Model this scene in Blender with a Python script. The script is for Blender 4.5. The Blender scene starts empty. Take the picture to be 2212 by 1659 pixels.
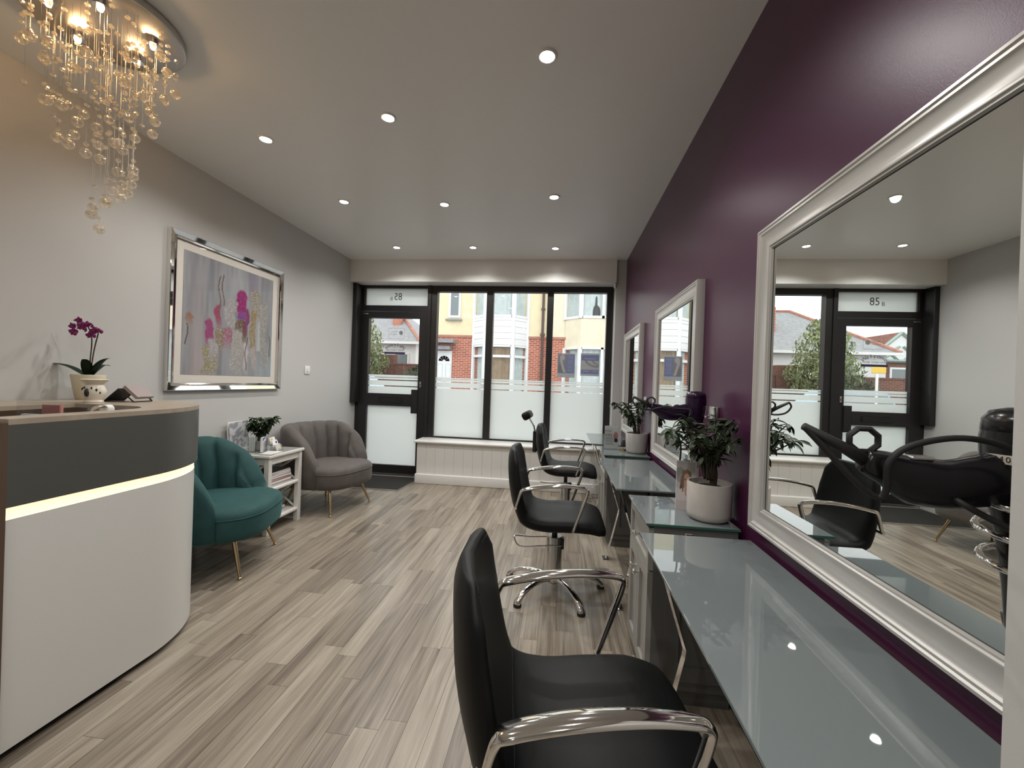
import bpy, bmesh, math, random
from mathutils import Vector, Matrix, Euler
random.seed(7)
sc = bpy.context.scene
COL = sc.collection
PI = math.pi

# ------------------------------------------------------------------ camera, world, exposure
HC, F, YAW, PITCH, ROLL = 1.25, 891.8, .1152, -.0033, .0339
fw = Vector((-math.sin(YAW)*math.cos(PITCH), math.cos(YAW)*math.cos(PITCH), math.sin(PITCH)))
r0 = Vector((math.cos(YAW), math.sin(YAW), 0)); u0 = r0.cross(fw)
rt = r0*math.cos(ROLL) + u0*math.sin(ROLL); up = -r0*math.sin(ROLL) + u0*math.cos(ROLL)
cd = bpy.data.cameras.new('camera'); cam = bpy.data.objects.new('camera', cd); COL.objects.link(cam)
cd.sensor_width = 36; cd.sensor_fit = 'HORIZONTAL'; cd.lens = F/2212*36; cd.clip_start = .02; cd.clip_end = 300
cam.matrix_world = Matrix(((rt.x, up.x, -fw.x, 0), (rt.y, up.y, -fw.y, 0), (rt.z, up.z, -fw.z, HC), (0, 0, 0, 1)))
sc.camera = cam

w = bpy.data.worlds.new('overcast_sky'); sc.world = w; w.use_nodes = True
bg = w.node_tree.nodes['Background']
bg.inputs[0].default_value = (.97, .985, 1, 1); bg.inputs[1].default_value = 2.3
sc.view_settings.view_transform = 'Standard'; sc.view_settings.look = 'None'
sc.view_settings.gamma = 1; sc.view_settings.use_curve_mapping = False
sc.view_settings.exposure = 0.0
cy = sc.cycles
cy.max_bounces = 10; cy.diffuse_bounces = 5; cy.glossy_bounces = 6; cy.transmission_bounces = 8
cy.transparent_max_bounces = 24; cy.caustics_reflective = False; cy.caustics_refractive = False
cy.sample_clamp_indirect = 5; cy.use_denoising = True
DOWNLIGHT_W = 42.0      # each ceiling spot
BULB_W = 4.2            # each chandelier bulb
LED_EMIT = 1.9

# ------------------------------------------------------------------ mesh helpers
def BM(): return bmesh.new()
def box(bm, x0, x1, y0, y1, z0, z1, M=None):
    vs = [Vector((x, y, z)) for z in (z0, z1) for y in (y0, y1) for x in (x0, x1)]
    if M is not None: vs = [M @ v for v in vs]
    v = [bm.verts.new(p) for p in vs]
    for f in ((0,2,3,1),(4,5,7,6),(0,1,5,4),(2,6,7,3),(0,4,6,2),(1,3,7,5)): bm.faces.new([v[i] for i in f])
def join(bm, src, M=None):
    m = bpy.data.meshes.new('t'); src.to_mesh(m); src.free()
    if M is not None: m.transform(M)
    bm.from_mesh(m); bpy.data.meshes.remove(m)
def rbox(bm, x0, x1, y0, y1, z0, z1, b=.01, seg=2, M=None):
    t = BM(); box(t, x0, x1, y0, y1, z0, z1)
    bmesh.ops.bevel(t, geom=list(t.edges), offset=b, segments=seg, profile=.5, affect='EDGES')
    join(bm, t, M)
def prism(bm, poly, z0, z1, M=None, bev=0, seg=2):
    t = BM()
    lo = [t.verts.new((x, y, z0)) for x, y in poly]; hi = [t.verts.new((x, y, z1)) for x, y in poly]
    n = len(poly); t.faces.new(lo[::-1]); top = t.faces.new(hi)
    for i in range(n): t.faces.new((lo[i], lo[(i+1) % n], hi[(i+1) % n], hi[i]))
    if bev: bmesh.ops.bevel(t, geom=list(top.edges), offset=bev, segments=seg, profile=.5, affect='EDGES')
    bmesh.ops.recalc_face_normals(t, faces=t.faces)
    join(bm, t, M)
def lathe(bm, prof, n=24, M=None):
    M = M or Matrix()
    rings = []
    for r, z in prof:
        if r < 1e-6: rings.append([bm.verts.new(M @ Vector((0, 0, z)))])
        else: rings.append([bm.verts.new(M @ Vector((r*math.cos(2*PI*i/n), r*math.sin(2*PI*i/n), z))) for i in range(n)])
    for a, b in zip(rings, rings[1:]):
        for i in range(n):
            j = (i+1) % n
            if len(a) == 1 and len(b) == 1: continue
            if len(a) == 1: bm.faces.new((a[0], b[j], b[i]))
            elif len(b) == 1: bm.faces.new((a[i], a[j], b[0]))
            else: bm.faces.new((a[i], a[j], b[j], b[i]))
    for ring, flip in ((rings[0], True), (rings[-1], False)):
        if len(ring) > 1: bm.faces.new(ring[::-1] if flip else ring)
def sweep(bm, pts, ra, rb=None, n=8, side=None, closed=False):
    """tube along pts; ra/rb half sizes (number or list) ; side = preferred direction of the ra axis"""
    P = [Vector(p) for p in pts]; m = len(P)
    ra = ra if isinstance(ra, (list, tuple)) else [ra]*m
    rb = ra if rb is None else (rb if isinstance(rb, (list, tuple)) else [rb]*m)
    rings = []; prev = None
    for i in range(m):
        a = P[i-1] if (i > 0 or closed) else P[i]; b = P[(i+1) % m] if (i < m-1 or closed) else P[i]
        t = (b-a).normalized()
        if side is not None: s = Vector(side)
        elif prev is not None: s = prev
        else: s = Vector((0, 0, 1)) if abs(t.z) < .9 else Vector((1, 0, 0))
        s = (s - t*s.dot(t)).normalized(); prev = s; q = t.cross(s)
        rings.append([bm.verts.new(P[i] + s*ra[i]*math.cos(2*PI*k/n) + q*rb[i]*math.sin(2*PI*k/n)) for k in range(n)])
    rr = rings + [rings[0]] if closed else rings
    for a, b in zip(rr, rr[1:]):
        for k in range(n): bm.faces.new((a[k], a[(k+1) % n], b[(k+1) % n], b[k]))
    if not closed: bm.faces.new(rings[0][::-1]); bm.faces.new(rings[-1])
def loft(bm, rings, cap=True, closed=True):
    R = [[bm.verts.new(p) for p in r] for r in rings]; n = len(R[0])
    for a, b in zip(R, R[1:]):
        for k in range(n if closed else n-1): bm.faces.new((a[k], a[(k+1) % n], b[(k+1) % n], b[k]))
    if cap: bm.faces.new(R[0][::-1]); bm.faces.new(R[-1])
def ball(bm, c, r, seg=12, ring=8, sc_=(1, 1, 1)):
    bmesh.ops.create_uvsphere(bm, u_segments=seg, v_segments=ring, radius=1,
        matrix=Matrix.Translation(c) @ Matrix.Diagonal((r*sc_[0], r*sc_[1], r*sc_[2], 1)))
def spline(pts, k=8, closed=False):
    P = [Vector(p) for p in pts]; n = len(P); out = []
    for i in range(n if closed else n-1):
        if closed: p0, p1, p2, p3 = P[i-1], P[i], P[(i+1) % n], P[(i+2) % n]
        else: p0, p1, p2, p3 = P[max(i-1, 0)], P[i], P[i+1], P[min(i+2, n-1)]
        for j in range(k):
            t = j/k
            out.append(.5*((2*p1)+(p2-p0)*t+(2*p0-5*p1+4*p2-p3)*t*t+(3*p1-p0-3*p2+p3)*t**3))
    if not closed: out.append(P[-1])
    return out
def lerp_list(vals, n):
    out = []
    for i in range(n):
        f = i/(n-1)*(len(vals)-1); k = min(int(f), len(vals)-2); out.append(vals[k]+(vals[k+1]-vals[k])*(f-k))
    return out
def mesh_of(bm, name, mat, smooth=0, fix=True):
    if fix: bmesh.ops.recalc_face_normals(bm, faces=bm.faces)
    me = bpy.data.meshes.new(name); bm.to_mesh(me); bm.free()
    if mat: me.materials.append(mat)
    if smooth:
        me.polygons.foreach_set('use_smooth', [True]*len(me.polygons))
        if smooth < 180: me.set_sharp_from_angle(angle=math.radians(smooth))
    return me
def obj(name, bm, mat, parent=None, smooth=0, loc=None, fix=True):
    me = bm if isinstance(bm, bpy.types.Mesh) else mesh_of(bm, name, mat, smooth, fix)
    o = bpy.data.objects.new(name, me); COL.objects.link(o)
    if parent is not None: o.parent = parent
    if loc: o.location = loc
    return o
def tag(o, label, cat, group=None):
    o['label'] = label; o['category'] = cat
    if group: o['group'] = group
    return o
def thing(name, label, cat, loc=(0, 0, 0), rz=0, group=None):
    o = bpy.data.objects.new(name, None); COL.objects.link(o); o.empty_display_size = .05
    o.location = loc; o.rotation_euler = (0, 0, rz)
    return tag(o, label, cat, group)
def struct(name, bm, mat, parent=None, smooth=0):
    o = obj(name, bm, mat, parent, smooth)
    if parent is None: o['kind'] = 'structure'
    return o
def copy_tree(o, parent=None):
    c = o.copy(); COL.objects.link(c); c.parent = parent
    for ch in list(o.children): copy_tree(ch, c)
    return c
def text_mesh(body, size, mat, extrude=.0005, align='CENTER', space=1.0, shear=0.0):
    cu = bpy.data.curves.new('txt', 'FONT'); cu.body = body; cu.size = size; cu.extrude = extrude
    cu.align_x = align; cu.align_y = 'CENTER'; cu.space_character = space; cu.shear = shear; cu.resolution_u = 3
    o = bpy.data.objects.new('txt', cu); COL.objects.link(o)
    dg = bpy.context.evaluated_depsgraph_get()
    me = bpy.data.meshes.new_from_object(o.evaluated_get(dg)); bpy.data.objects.remove(o); bpy.data.curves.remove(cu)
    me.materials.clear(); me.materials.append(mat)
    return me
def painted(name, mat, nx, ny, fn, parent=None, thick=0.0):
    """flat printed sheet in local x (0..1) / z (0..1) built as a grid, colour per vertex from fn(u, v)"""
    vs = [(i/nx, 0, j/ny) for j in range(ny+1) for i in range(nx+1)]
    fs = [(j*(nx+1)+i, j*(nx+1)+i+1, (j+1)*(nx+1)+i+1, (j+1)*(nx+1)+i) for j in range(ny) for i in range(nx)]
    me = bpy.data.meshes.new(name); me.from_pydata(vs, [], fs)
    at = me.color_attributes.new('Col', 'FLOAT_COLOR', 'POINT')
    buf = []
    for x, y, z in vs: c = fn(x, z); buf += [c[0], c[1], c[2], 1]
    at.data.foreach_set('color', buf)
    me.materials.append(mat)
    o = bpy.data.objects.new(name, me); COL.objects.link(o); o.parent = parent
    return o

# ------------------------------------------------------------------ materials
MATS = {}
def pm(name, col, rough=.5, metal=0, spec=.5, coat=0, bump=0, bscale=200, var=0, vscale=8, sheen=0, trans=0, ior=1.45, emit=0, tint=None):
    m = bpy.data.materials.new(name); m.use_nodes = True; nt = m.node_tree; b = nt.nodes['Principled BSDF']
    b.inputs['Base Color'].default_value = (*col, 1); b.inputs['Roughness'].default_value = rough
    b.inputs['Metallic'].default_value = metal; b.inputs['Specular IOR Level'].default_value = spec
    b.inputs['Coat Weight'].default_value = coat; b.inputs['Coat Roughness'].default_value = .05
    b.inputs['Sheen Weight'].default_value = sheen; b.inputs['Transmission Weight'].default_value = trans; b.inputs['IOR'].default_value = ior
    if sheen: b.inputs['Sheen Roughness'].default_value = .4; b.inputs['Sheen Tint'].default_value = (*(tint or col), 1)
    if emit:
        b.inputs['Emission Color'].default_value = (*(tint or col), 1); b.inputs['Emission Strength'].default_value = emit
    tc = nt.nodes.new('ShaderNodeTexCoord')
    if var:
        n = nt.nodes.new('ShaderNodeTexNoise'); n.inputs['Scale'].default_value = vscale; n.inputs['Detail'].default_value = 4
        nt.links.new(tc.outputs['Object'], n.inputs['Vector'])
        r = nt.nodes.new('ShaderNodeValToRGB'); r.color_ramp.elements[0].position = .3; r.color_ramp.elements[1].position = .7
        r.color_ramp.elements[0].color = (*[c*(1-var) for c in col], 1); r.color_ramp.elements[1].color = (*[min(1, c*(1+var)) for c in col], 1)
        nt.links.new(n.outputs['Fac'], r.inputs['Fac']); nt.links.new(r.outputs['Color'], b.inputs['Base Color'])
    if bump:
        n2 = nt.nodes.new('ShaderNodeTexNoise'); n2.inputs['Scale'].default_value = bscale; n2.inputs['Detail'].default_value = 3
        nt.links.new(tc.outputs['Object'], n2.inputs['Vector'])
        bp = nt.nodes.new('ShaderNodeBump'); bp.inputs['Strength'].default_value = bump; bp.inputs['Distance'].default_value = .002
        nt.links.new(n2.outputs['Fac'], bp.inputs['Height']); nt.links.new(bp.outputs['Normal'], b.inputs['Normal'])
    MATS[name] = m
    return m
def mixmat(name, parts):
    """parts: list of (weight, node type, colour, roughness) blended together"""
    m = bpy.data.materials.new(name); m.use_nodes = True; nt = m.node_tree; nt.nodes.clear()
    out = nt.nodes.new('ShaderNodeOutputMaterial'); acc = None; tot = 0
    for wgt, typ, col, rough in parts:
        n = nt.nodes.new('ShaderNodeBsdf'+typ); n.inputs['Color'].default_value = (*col, 1)
        if rough is not None and 'Roughness' in n.inputs: n.inputs['Roughness'].default_value = rough
        tot += wgt
        if acc is None: acc = n.outputs[0]
        else:
            x = nt.nodes.new('ShaderNodeMixShader'); x.inputs[0].default_value = wgt/tot
            nt.links.new(acc, x.inputs[1]); nt.links.new(n.outputs[0], x.inputs[2]); acc = x.outputs[0]
    nt.links.new(acc, out.inputs[0]); MATS[name] = m
    return m
def clear_glass(name, tint=(1, 1, 1), refl=1.0):
    m = bpy.data.materials.new(name); m.use_nodes = True; nt = m.node_tree; nt.nodes.clear()
    out = nt.nodes.new('ShaderNodeOutputMaterial'); t = nt.nodes.new('ShaderNodeBsdfTransparent'); g = nt.nodes.new('ShaderNodeBsdfGlossy')
    t.inputs[0].default_value = (*tint, 1); g.inputs['Roughness'].default_value = 0.0
    lw = nt.nodes.new('ShaderNodeLayerWeight')                  # Schlick reflectance, the same from both sides
    pw = nt.nodes.new('ShaderNodeMath'); pw.operation = 'POWER'; pw.inputs[1].default_value = 5; nt.links.new(lw.outputs['Facing'], pw.inputs[0])
    mu = nt.nodes.new('ShaderNodeMath'); mu.operation = 'MULTIPLY_ADD'; mu.inputs[1].default_value = .96*refl; mu.inputs[2].default_value = .04*refl
    nt.links.new(pw.outputs[0], mu.inputs[0])
    x = nt.nodes.new('ShaderNodeMixShader'); nt.links.new(mu.outputs[0], x.inputs[0]); nt.links.new(t.outputs[0], x.inputs[1]); nt.links.new(g.outputs[0], x.inputs[2])
    nt.links.new(x.outputs[0], out.inputs[0]); MATS[name] = m
    return m
def attr_mat(name, rough=.5, spec=.3, coat=0, translucent=0):
    m = pm(name, (.8, .8, .8), rough, spec=spec, coat=coat); nt = m.node_tree
    a = nt.nodes.new('ShaderNodeAttribute'); a.attribute_name = 'Col'
    b = nt.nodes['Principled BSDF']; nt.links.new(a.outputs['Color'], b.inputs['Base Color'])
    if translucent:
        tr = nt.nodes.new('ShaderNodeBsdfTranslucent'); nt.links.new(a.outputs['Color'], tr.inputs[0])
        x = nt.nodes.new('ShaderNodeMixShader'); x.inputs[0].default_value = translucent
        nt.links.new(b.outputs[0], x.inputs[1]); nt.links.new(tr.outputs[0], x.inputs[2]); nt.links.new(x.outputs[0], nt.nodes['Material Output'].inputs[0])
    return m

M_WALL = pm('wall_paint', (.53, .525, .51), .6, bump=.05, bscale=350)
M_CEIL = pm('ceiling_paint', (.88, .87, .845), .32, spec=.35, bump=.06, bscale=250)
M_TRIMW = pm('white_gloss_paint', (.80, .79, .765), .3)
M_PURPLE = pm('purple_paint', (.064, .011, .045), .34, spec=.5, bump=.10, bscale=300)
M_DADO = pm('shaded_grey_panel_paint', (.045, .044, .042), .45)  # panel grey deepened to near black, holding the shade under the tables
M_CAB = pm('grey_cabinet_paint', (.30, .295, .275), .42)
M_CABD = pm('grey_cabinet_side_shaded', (.13, .13, .125), .42)  # darker copy of the cabinet grey, with the shade on body and sides painted in
M_BLACKF = pm('black_powder_coat', (.016, .015, .015), .38)
M_BLACKP = pm('black_plastic', (.010, .010, .011), .22)
M_RUBBER = pm('black_rubber', (.015, .015, .015), .6)
M_CHROME = pm('polished_chrome', (.78, .76, .74), .06, metal=1)
M_CHROMER = pm('brushed_steel', (.62, .60, .58), .25, metal=1)
M_MIRROR = pm('mirror_silver', (.90, .92, .90), .0, metal=1)
M_SILVERP = pm('silver_painted_moulding', (.56, .545, .52), .30, metal=.35, spec=.5)
M_LEATHER = pm('black_leatherette', (.006, .0063, .0066), .46, spec=.24, bump=.18, bscale=420)
M_GLASST = pm('grey_backed_glass', (.180, .208, .212), .02, spec=.7)
M_GLASSE = pm('green_glass_edge', (.05, .16, .125), .05, spec=.8)
M_TEAL = pm('teal_velvet', (.014, .062, .062), .75, sheen=.55, tint=(.12, .30, .30), var=.12, vscale=14)
M_GREYV = pm('taupe_velvet', (.105, .092, .085), .75, sheen=.45, tint=(.40, .36, .34), var=.12, vscale=14)
M_GOLD = pm('brushed_gold', (.62, .47, .27), .22, metal=1)
M_WHITEW = pm('white_painted_wood', (.74, .72, .68), .45, var=.03, vscale=20)
M_PAPER = pm('white_paper', (.80, .80, .80), .6)
M_DESKG = pm('charcoal_laminate', (.085, .085, .078), .38)
M_DESKW = pm('off_white_laminate', (.70, .695, .67), .35)
M_KICK = pm('dark_plinth', (.02, .019, .018), .5)
M_LED = pm('led_diffuser', (1, .80, .58), .5, emit=LED_EMIT, tint=(1, .58, .33))
M_LENS = pm('downlight_lens', (1, .95, .88), .4, emit=45, tint=(1, .93, .82))
M_BULB = pm('halogen_bulb', (1, .85, .6), .3, emit=28, tint=(1, .72, .40))
M_CRYSTAL = mixmat('cut_crystal', [(.20, 'Transparent', (1, .97, .92), None), (.44, 'Translucent', (1, .95, .84), None), (.36, 'Glossy', (1, .95, .86), .06)])
M_BALL = mixmat('crystal_ball', [(.54, 'Transparent', (1, .97, .92), None), (.14, 'Translucent', (1, .94, .82), None), (.32, 'Glossy', (1, .95, .88), .04)])
M_WIRE = pm('fine_steel_wire', (.6, .56, .5), .3, metal=1)
M_PANE = clear_glass('window_glass', (.97, .985, .98), .6)
M_ACRYL = clear_glass('clear_acrylic', (.93, .94, .94), 1.0)
M_FROST = mixmat('frosted_film', [(.70, 'Translucent', (.94, .965, .955), None), (.30, 'Diffuse', (.84, .87, .86), None)])
M_TEXTG = pm('grey_vinyl', (.14, .14, .14), .5)
M_TEXTP = pm('purple_vinyl', (.035, .018, .09), .5)
M_TEXTW = pm('white_vinyl', (.8, .8, .82), .5)
M_BLACKT = pm('black_print', (.02, .02, .02), .5)
M_GREYT = pm('grey_print', (.30, .30, .31), .5)
M_BLUET = pm('blue_print', (.06, .09, .32), .5)
M_YELLT = pm('yellow_print', (.75, .50, .08), .5)
M_PINK = pm('dusty_pink_card', (.55, .24, .22), .6)
M_SOIL = pm('potting_soil', (.018, .012, .009), .9, bump=.5, bscale=120)
M_LEAF = pm('dark_green_leaf', (.020, .042, .012), .38, var=.3, vscale=30)
M_LEAF2 = pm('olive_green_leaf', (.030, .055, .018), .42, var=.3, vscale=30)
M_STEM = pm('woody_stem', (.06, .045, .03), .7)
M_OLEAF = pm('orchid_leaf', (.018, .040, .014), .35)
M_PETAL = pm('magenta_petal', (.22, .012, .13), .5, var=.35, vscale=60)
M_CREAM = pm('cream_ceramic', (.62, .55, .40), .35)
M_IVORY = pm('ivory_ceramic', (.74, .68, .58), .25)
M_STONE = pm('pale_marbled_ceramic', (.56, .52, .485), .30, var=.13, vscale=9)
M_GREYCER = pm('grey_ceramic', (.44, .42, .395), .38, var=.10, vscale=9)
M_MATF = pm('charcoal_mat_pile', (.028, .027, .025), .95, bump=1, bscale=600, var=.6, vscale=160)
M_MATE = pm('aluminium_mat_edge', (.50, .48, .45), .35, metal=.7)
M_SWITCH = pm('white_plastic', (.78, .78, .76), .35)
M_DRYP = pm('purple_gloss_plastic', (.020, .006, .030), .12, spec=.6)
M_LABELW = pm('cream_label', (.58, .54, .46), .5)
M_WOODT = pm('grey_beige_worktop', (.36, .30, .235), .35, var=.12, vscale=18)
M_WOODE = pm('brown_edge_board', (.10, .065, .045), .5)
M_ART = attr_mat('art_print', .5, .3)
M_PICGLASS = clear_glass('low_reflection_glass', (1, 1, 1), .12)
M_PRINT = attr_mat('printed_card', .35, .4)
M_POSTER = attr_mat('translucent_poster', .5, .3, translucent=.55)
M_MAT_BOARD = pm('cream_mount_board', (.66, .62, .56), .8)
M_CURT = pm('net_curtain', (.62, .66, .66), .9, var=.10, vscale=6)

def wood_floor():
    m = bpy.data.materials.new('oak_floor_plank'); m.use_nodes = True; nt = m.node_tree; N = nt.nodes.new; L = nt.links.new
    b = nt.nodes['Principled BSDF']; b.inputs['Roughness'].default_value = .30; b.inputs['Specular IOR Level'].default_value = .42
    g = N('ShaderNodeNewGeometry'); oi = N('ShaderNodeObjectInfo')
    sep = N('ShaderNodeSeparateXYZ'); L(g.outputs['Position'], sep.inputs[0])
    k = N('ShaderNodeMath'); k.operation = 'MULTIPLY'; k.inputs[1].default_value = 37.0; L(oi.outputs['Random'], k.inputs[0])
    mx = N('ShaderNodeMath'); mx.operation = 'MULTIPLY'; mx.inputs[1].default_value = 14; L(sep.outputs[0], mx.inputs[0])
    my = N('ShaderNodeMath'); my.operation = 'MULTIPLY'; my.inputs[1].default_value = .9; L(sep.outputs[1], my.inputs[0])
    ad = N('ShaderNodeMath'); ad.operation = 'ADD'; L(my.outputs[0], ad.inputs[0]); L(k.outputs[0], ad.inputs[1])
    cx = N('ShaderNodeCombineXYZ'); L(mx.outputs[0], cx.inputs[0]); L(ad.outputs[0], cx.inputs[1]); L(k.outputs[0], cx.inputs[2])
    n1 = N('ShaderNodeTexNoise'); n1.inputs['Scale'].default_value = 1.6; n1.inputs['Detail'].default_value = 6; n1.inputs['Distortion'].default_value = 1.2; L(cx.outputs[0], n1.inputs['Vector'])
    mx2 = N('ShaderNodeVectorMath'); mx2.operation = 'MULTIPLY'; mx2.inputs[1].default_value = (7, 2.2, 1); L(cx.outputs[0], mx2.inputs[0])
    n2 = N('ShaderNodeTexNoise'); n2.inputs['Scale'].default_value = 1.5; n2.inputs['Detail'].default_value = 4; L(mx2.outputs[0], n2.inputs['Vector'])
    a1 = N('ShaderNodeMath'); a1.operation = 'MULTIPLY'; a1.inputs[1].default_value = .55; L(n1.outputs['Fac'], a1.inputs[0])
    a2 = N('ShaderNodeMath'); a2.operation = 'MULTIPLY_ADD'; a2.inputs[1].default_value = .30; L(n2.outputs['Fac'], a2.inputs[0]); L(a1.outputs[0], a2.inputs[2])
    a3 = N('ShaderNodeMath'); a3.operation = 'MULTIPLY_ADD'; a3.inputs[1].default_value = .20; L(oi.outputs['Random'], a3.inputs[0]); L(a2.outputs[0], a3.inputs[2])
    r = N('ShaderNodeValToRGB'); e = r.color_ramp.elements
    e[0].position = .34; e[0].color = (.125, .102, .078, 1); e[1].position = .74; e[1].color = (.42, .37, .300, 1)
    x = e.new(.52); x.color = (.27, .228, .178, 1)
    L(a3.outputs[0], r.inputs['Fac']); L(r.outputs['Color'], b.inputs['Base Color'])
    bp = N('ShaderNodeBump'); bp.inputs['Strength'].default_value = .12; bp.inputs['Distance'].default_value = .002; L(n2.outputs['Fac'], bp.inputs['Height']); L(bp.outputs['Normal'], b.inputs['Normal'])
    return m
M_FLOOR = wood_floor()
def brick_mat(name, c1, c2, mortar, scale=1.0):
    m = bpy.data.materials.new(name); m.use_nodes = True; nt = m.node_tree; N = nt.nodes.new; L = nt.links.new
    b = nt.nodes['Principled BSDF']; b.inputs['Roughness'].default_value = .85
    g = N('ShaderNodeNewGeometry'); s = N('ShaderNodeSeparateXYZ'); L(g.outputs['Position'], s.inputs[0])
    ad = N('ShaderNodeMath'); ad.operation = 'ADD'; L(s.outputs[0], ad.inputs[0]); L(s.outputs[1], ad.inputs[1])
    c = N('ShaderNodeCombineXYZ'); L(ad.outputs[0], c.inputs[0]); L(s.outputs[2], c.inputs[1])
    t = N('ShaderNodeTexBrick'); t.inputs['Scale'].default_value = 4.4*scale; L(c.outputs[0], t.inputs['Vector'])
    t.inputs['Color1'].default_value = (*c1, 1); t.inputs['Color2'].default_value = (*c2, 1); t.inputs['Mortar'].default_value = (*mortar, 1)
    t.inputs['Mortar Size'].default_value = .045; t.inputs['Row Height'].default_value = .33; t.inputs['Brick Width'].default_value = 1.0
    L(t.outputs['Color'], b.inputs['Base Color']); return m
# ------------------------------------------------------------------ room shell
XL, XR, H, D, YB = -2.637, .7285, 2.7167, 5.1257, -3.2     # left wall, purple wall, ceiling, shopfront plane, back wall
PX, PY = .478, .495                                          # corner of the near wall return
WY = 4.82                                                   # face of the low wall under the shop window
b = BM(); box(b, XL-.1, XR+.1, YB-.1, D+.1, -.10, -.004); FLOOR = struct('floor', b, M_FLOOR)
b = BM(); box(b, XL-.1, XR+.15, YB-.1, D+.1, H, H+.1); struct('ceiling', b, M_CEIL)
b = BM(); box(b, XL-.1, XL, YB, D+.2, -.1, H); struct('wall_left', b, M_WALL)
b = BM(); box(b, XR, XR+.12, PY, 4.92, -.1, H); WALLR = struct('wall_right', b, M_PURPLE)
b = BM(); box(b, PX, XR+.12, YB, PY, -.1, H); struct('wall_right_near', b, M_WALL)
b = BM(); box(b, XL-.1, XR+.12, YB-.1, YB, -.1, H); struct('wall_back', b, M_WALL)
# shopfront bulkhead, side pier and the low panelled wall under the window
b = BM(); box(b, XL, .613, 4.885, D+.16, 2.447, H); struct('trim_1', b, M_TRIMW)
b = BM(); box(b, .613, XR+.12, 4.92, D+.16, -.1, H); struct('wall_front', b, M_WALL)
b = BM(); box(b, -1.690, .613, WY+.012, D+.10, -.1, .492); WALLF = struct('wall_front_low', b, M_TRIMW)
nb = 20; x0, x1 = -1.682, .605; wbd = (x1-x0)/nb
b = BM(); rbox(b, 0, wbd-.0010, 0, .013, .0, .376, .0012, 1); me = mesh_of(b, 'panel_board', M_TRIMW)
for i in range(nb): obj('panel_board', me, None, WALLF, loc=(x0+i*wbd, WY, .112))
b = BM(); rbox(b, -1.715, .613, WY-.045, D+.01, .492, .520, .010, 3); SILL = struct('trim_2', b, M_TRIMW, smooth=40)
b = BM(); rbox(b, -1.702, .613, WY-.016, WY+.012, 0, .115, .008, 3); struct('baseboard_front', b, M_TRIMW, smooth=40)
b = BM(); rbox(b, XL, XL+.018, YB, D-.02, 0, .12, .007, 3); struct('baseboard_left', b, M_TRIMW, smooth=40)
# tongue-and-groove dado behind the styling tables, its grey darkened for the shade there
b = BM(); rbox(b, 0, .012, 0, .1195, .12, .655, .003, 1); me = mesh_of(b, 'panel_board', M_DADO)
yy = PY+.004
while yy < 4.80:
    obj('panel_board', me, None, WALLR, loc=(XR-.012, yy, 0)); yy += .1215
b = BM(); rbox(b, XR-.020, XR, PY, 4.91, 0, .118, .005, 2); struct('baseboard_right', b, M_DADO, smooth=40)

# floor planks: each strip its own piece
b = BM(); box(b, 0, 1, 0, 1, -.004, 0); PLANK = mesh_of(b, 'plank', M_FLOOR)
PWID = .0885; rnd = random.Random(11)
x = XL+.004; nplank = 0
while x < XR-.01:
    y = .62 - rnd.uniform(0, .6)
    wpl = min(PWID, XR-x)
    ymin = .55
    while y < 4.82:
        ln = rnd.choice((.42, .58, .72, .86, 1.0))
        ya, yb = max(y, ymin), min(y+ln, 4.82 if x > -1.72 else D-.03)
        if yb-ya > .02 and not (x < -1.78 and yb < 1.35):
            o = obj('plank', PLANK, None, FLOOR, loc=(x, ya, 0)); o.scale = (wpl-.0011, yb-ya-.0011, 1); nplank += 1
        y += ln
    x += PWID
for yb0 in (4.82,):
    pass

# ------------------------------------------------------------------ shop window and door
def frame_rect(bm, x0, x1, z0, z1, t, y0, y1, tb=None, tt=None):
    tb = tb or t; tt = tt or t
    box(bm, x0, x0+t, y0, y1, z0, z1); box(bm, x1-t, x1, y0, y1, z0, z1)
    box(bm, x0+t, x1-t, y0, y1, z0, z0+tb); box(bm, x0+t, x1-t, y0, y1, z1-tt, z1)
WX = [(-1.580, -.943), (-.858, -.185), (-.1085, .5356)]; WZ0, WZ1 = .538, 2.376
b = BM()
box(b, -1.655, .606, D-.03, D+.06, WZ1, 2.448); box(b, -1.655, .606, D-.03, D+.06, .5205, WZ0)
box(b, -1.655, WX[0][0], D-.03, D+.06, WZ0, WZ1); box(b, WX[2][1], .606, D-.03, D+.06, WZ0, WZ1)
WIN = struct('window_1', b, M_BLACKF)
for a, c in ((WX[0][1], WX[1][0]), (WX[1][1], WX[2][0])):
    b = BM(); rbox(b, a, c, D-.035, D+.06, WZ0, WZ1, .006, 1); obj('mullion', b, M_BLACKF, WIN)
GAPS = [(1.262, 1.268), (1.224, 1.237), (1.147, 1.160)]
def films(parent, a, c, z0, top, y):
    zs = [z0] + [v for g in GAPS[::-1] for v in g] + [top]
    for i in range(0, len(zs), 2):
        b = BM(); box(b, a+.001, c-.001, y, y+.0006, zs[i], zs[i+1]); obj('frosted_film', b, M_FROST, parent)
for a, c in WX:
    b = BM(); box(b, a, c, D+.010, D+.016, WZ0, WZ1); obj('pane', b, M_PANE, WIN)
    films(WIN, a, c, WZ0, 1.285, D+.006)
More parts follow.
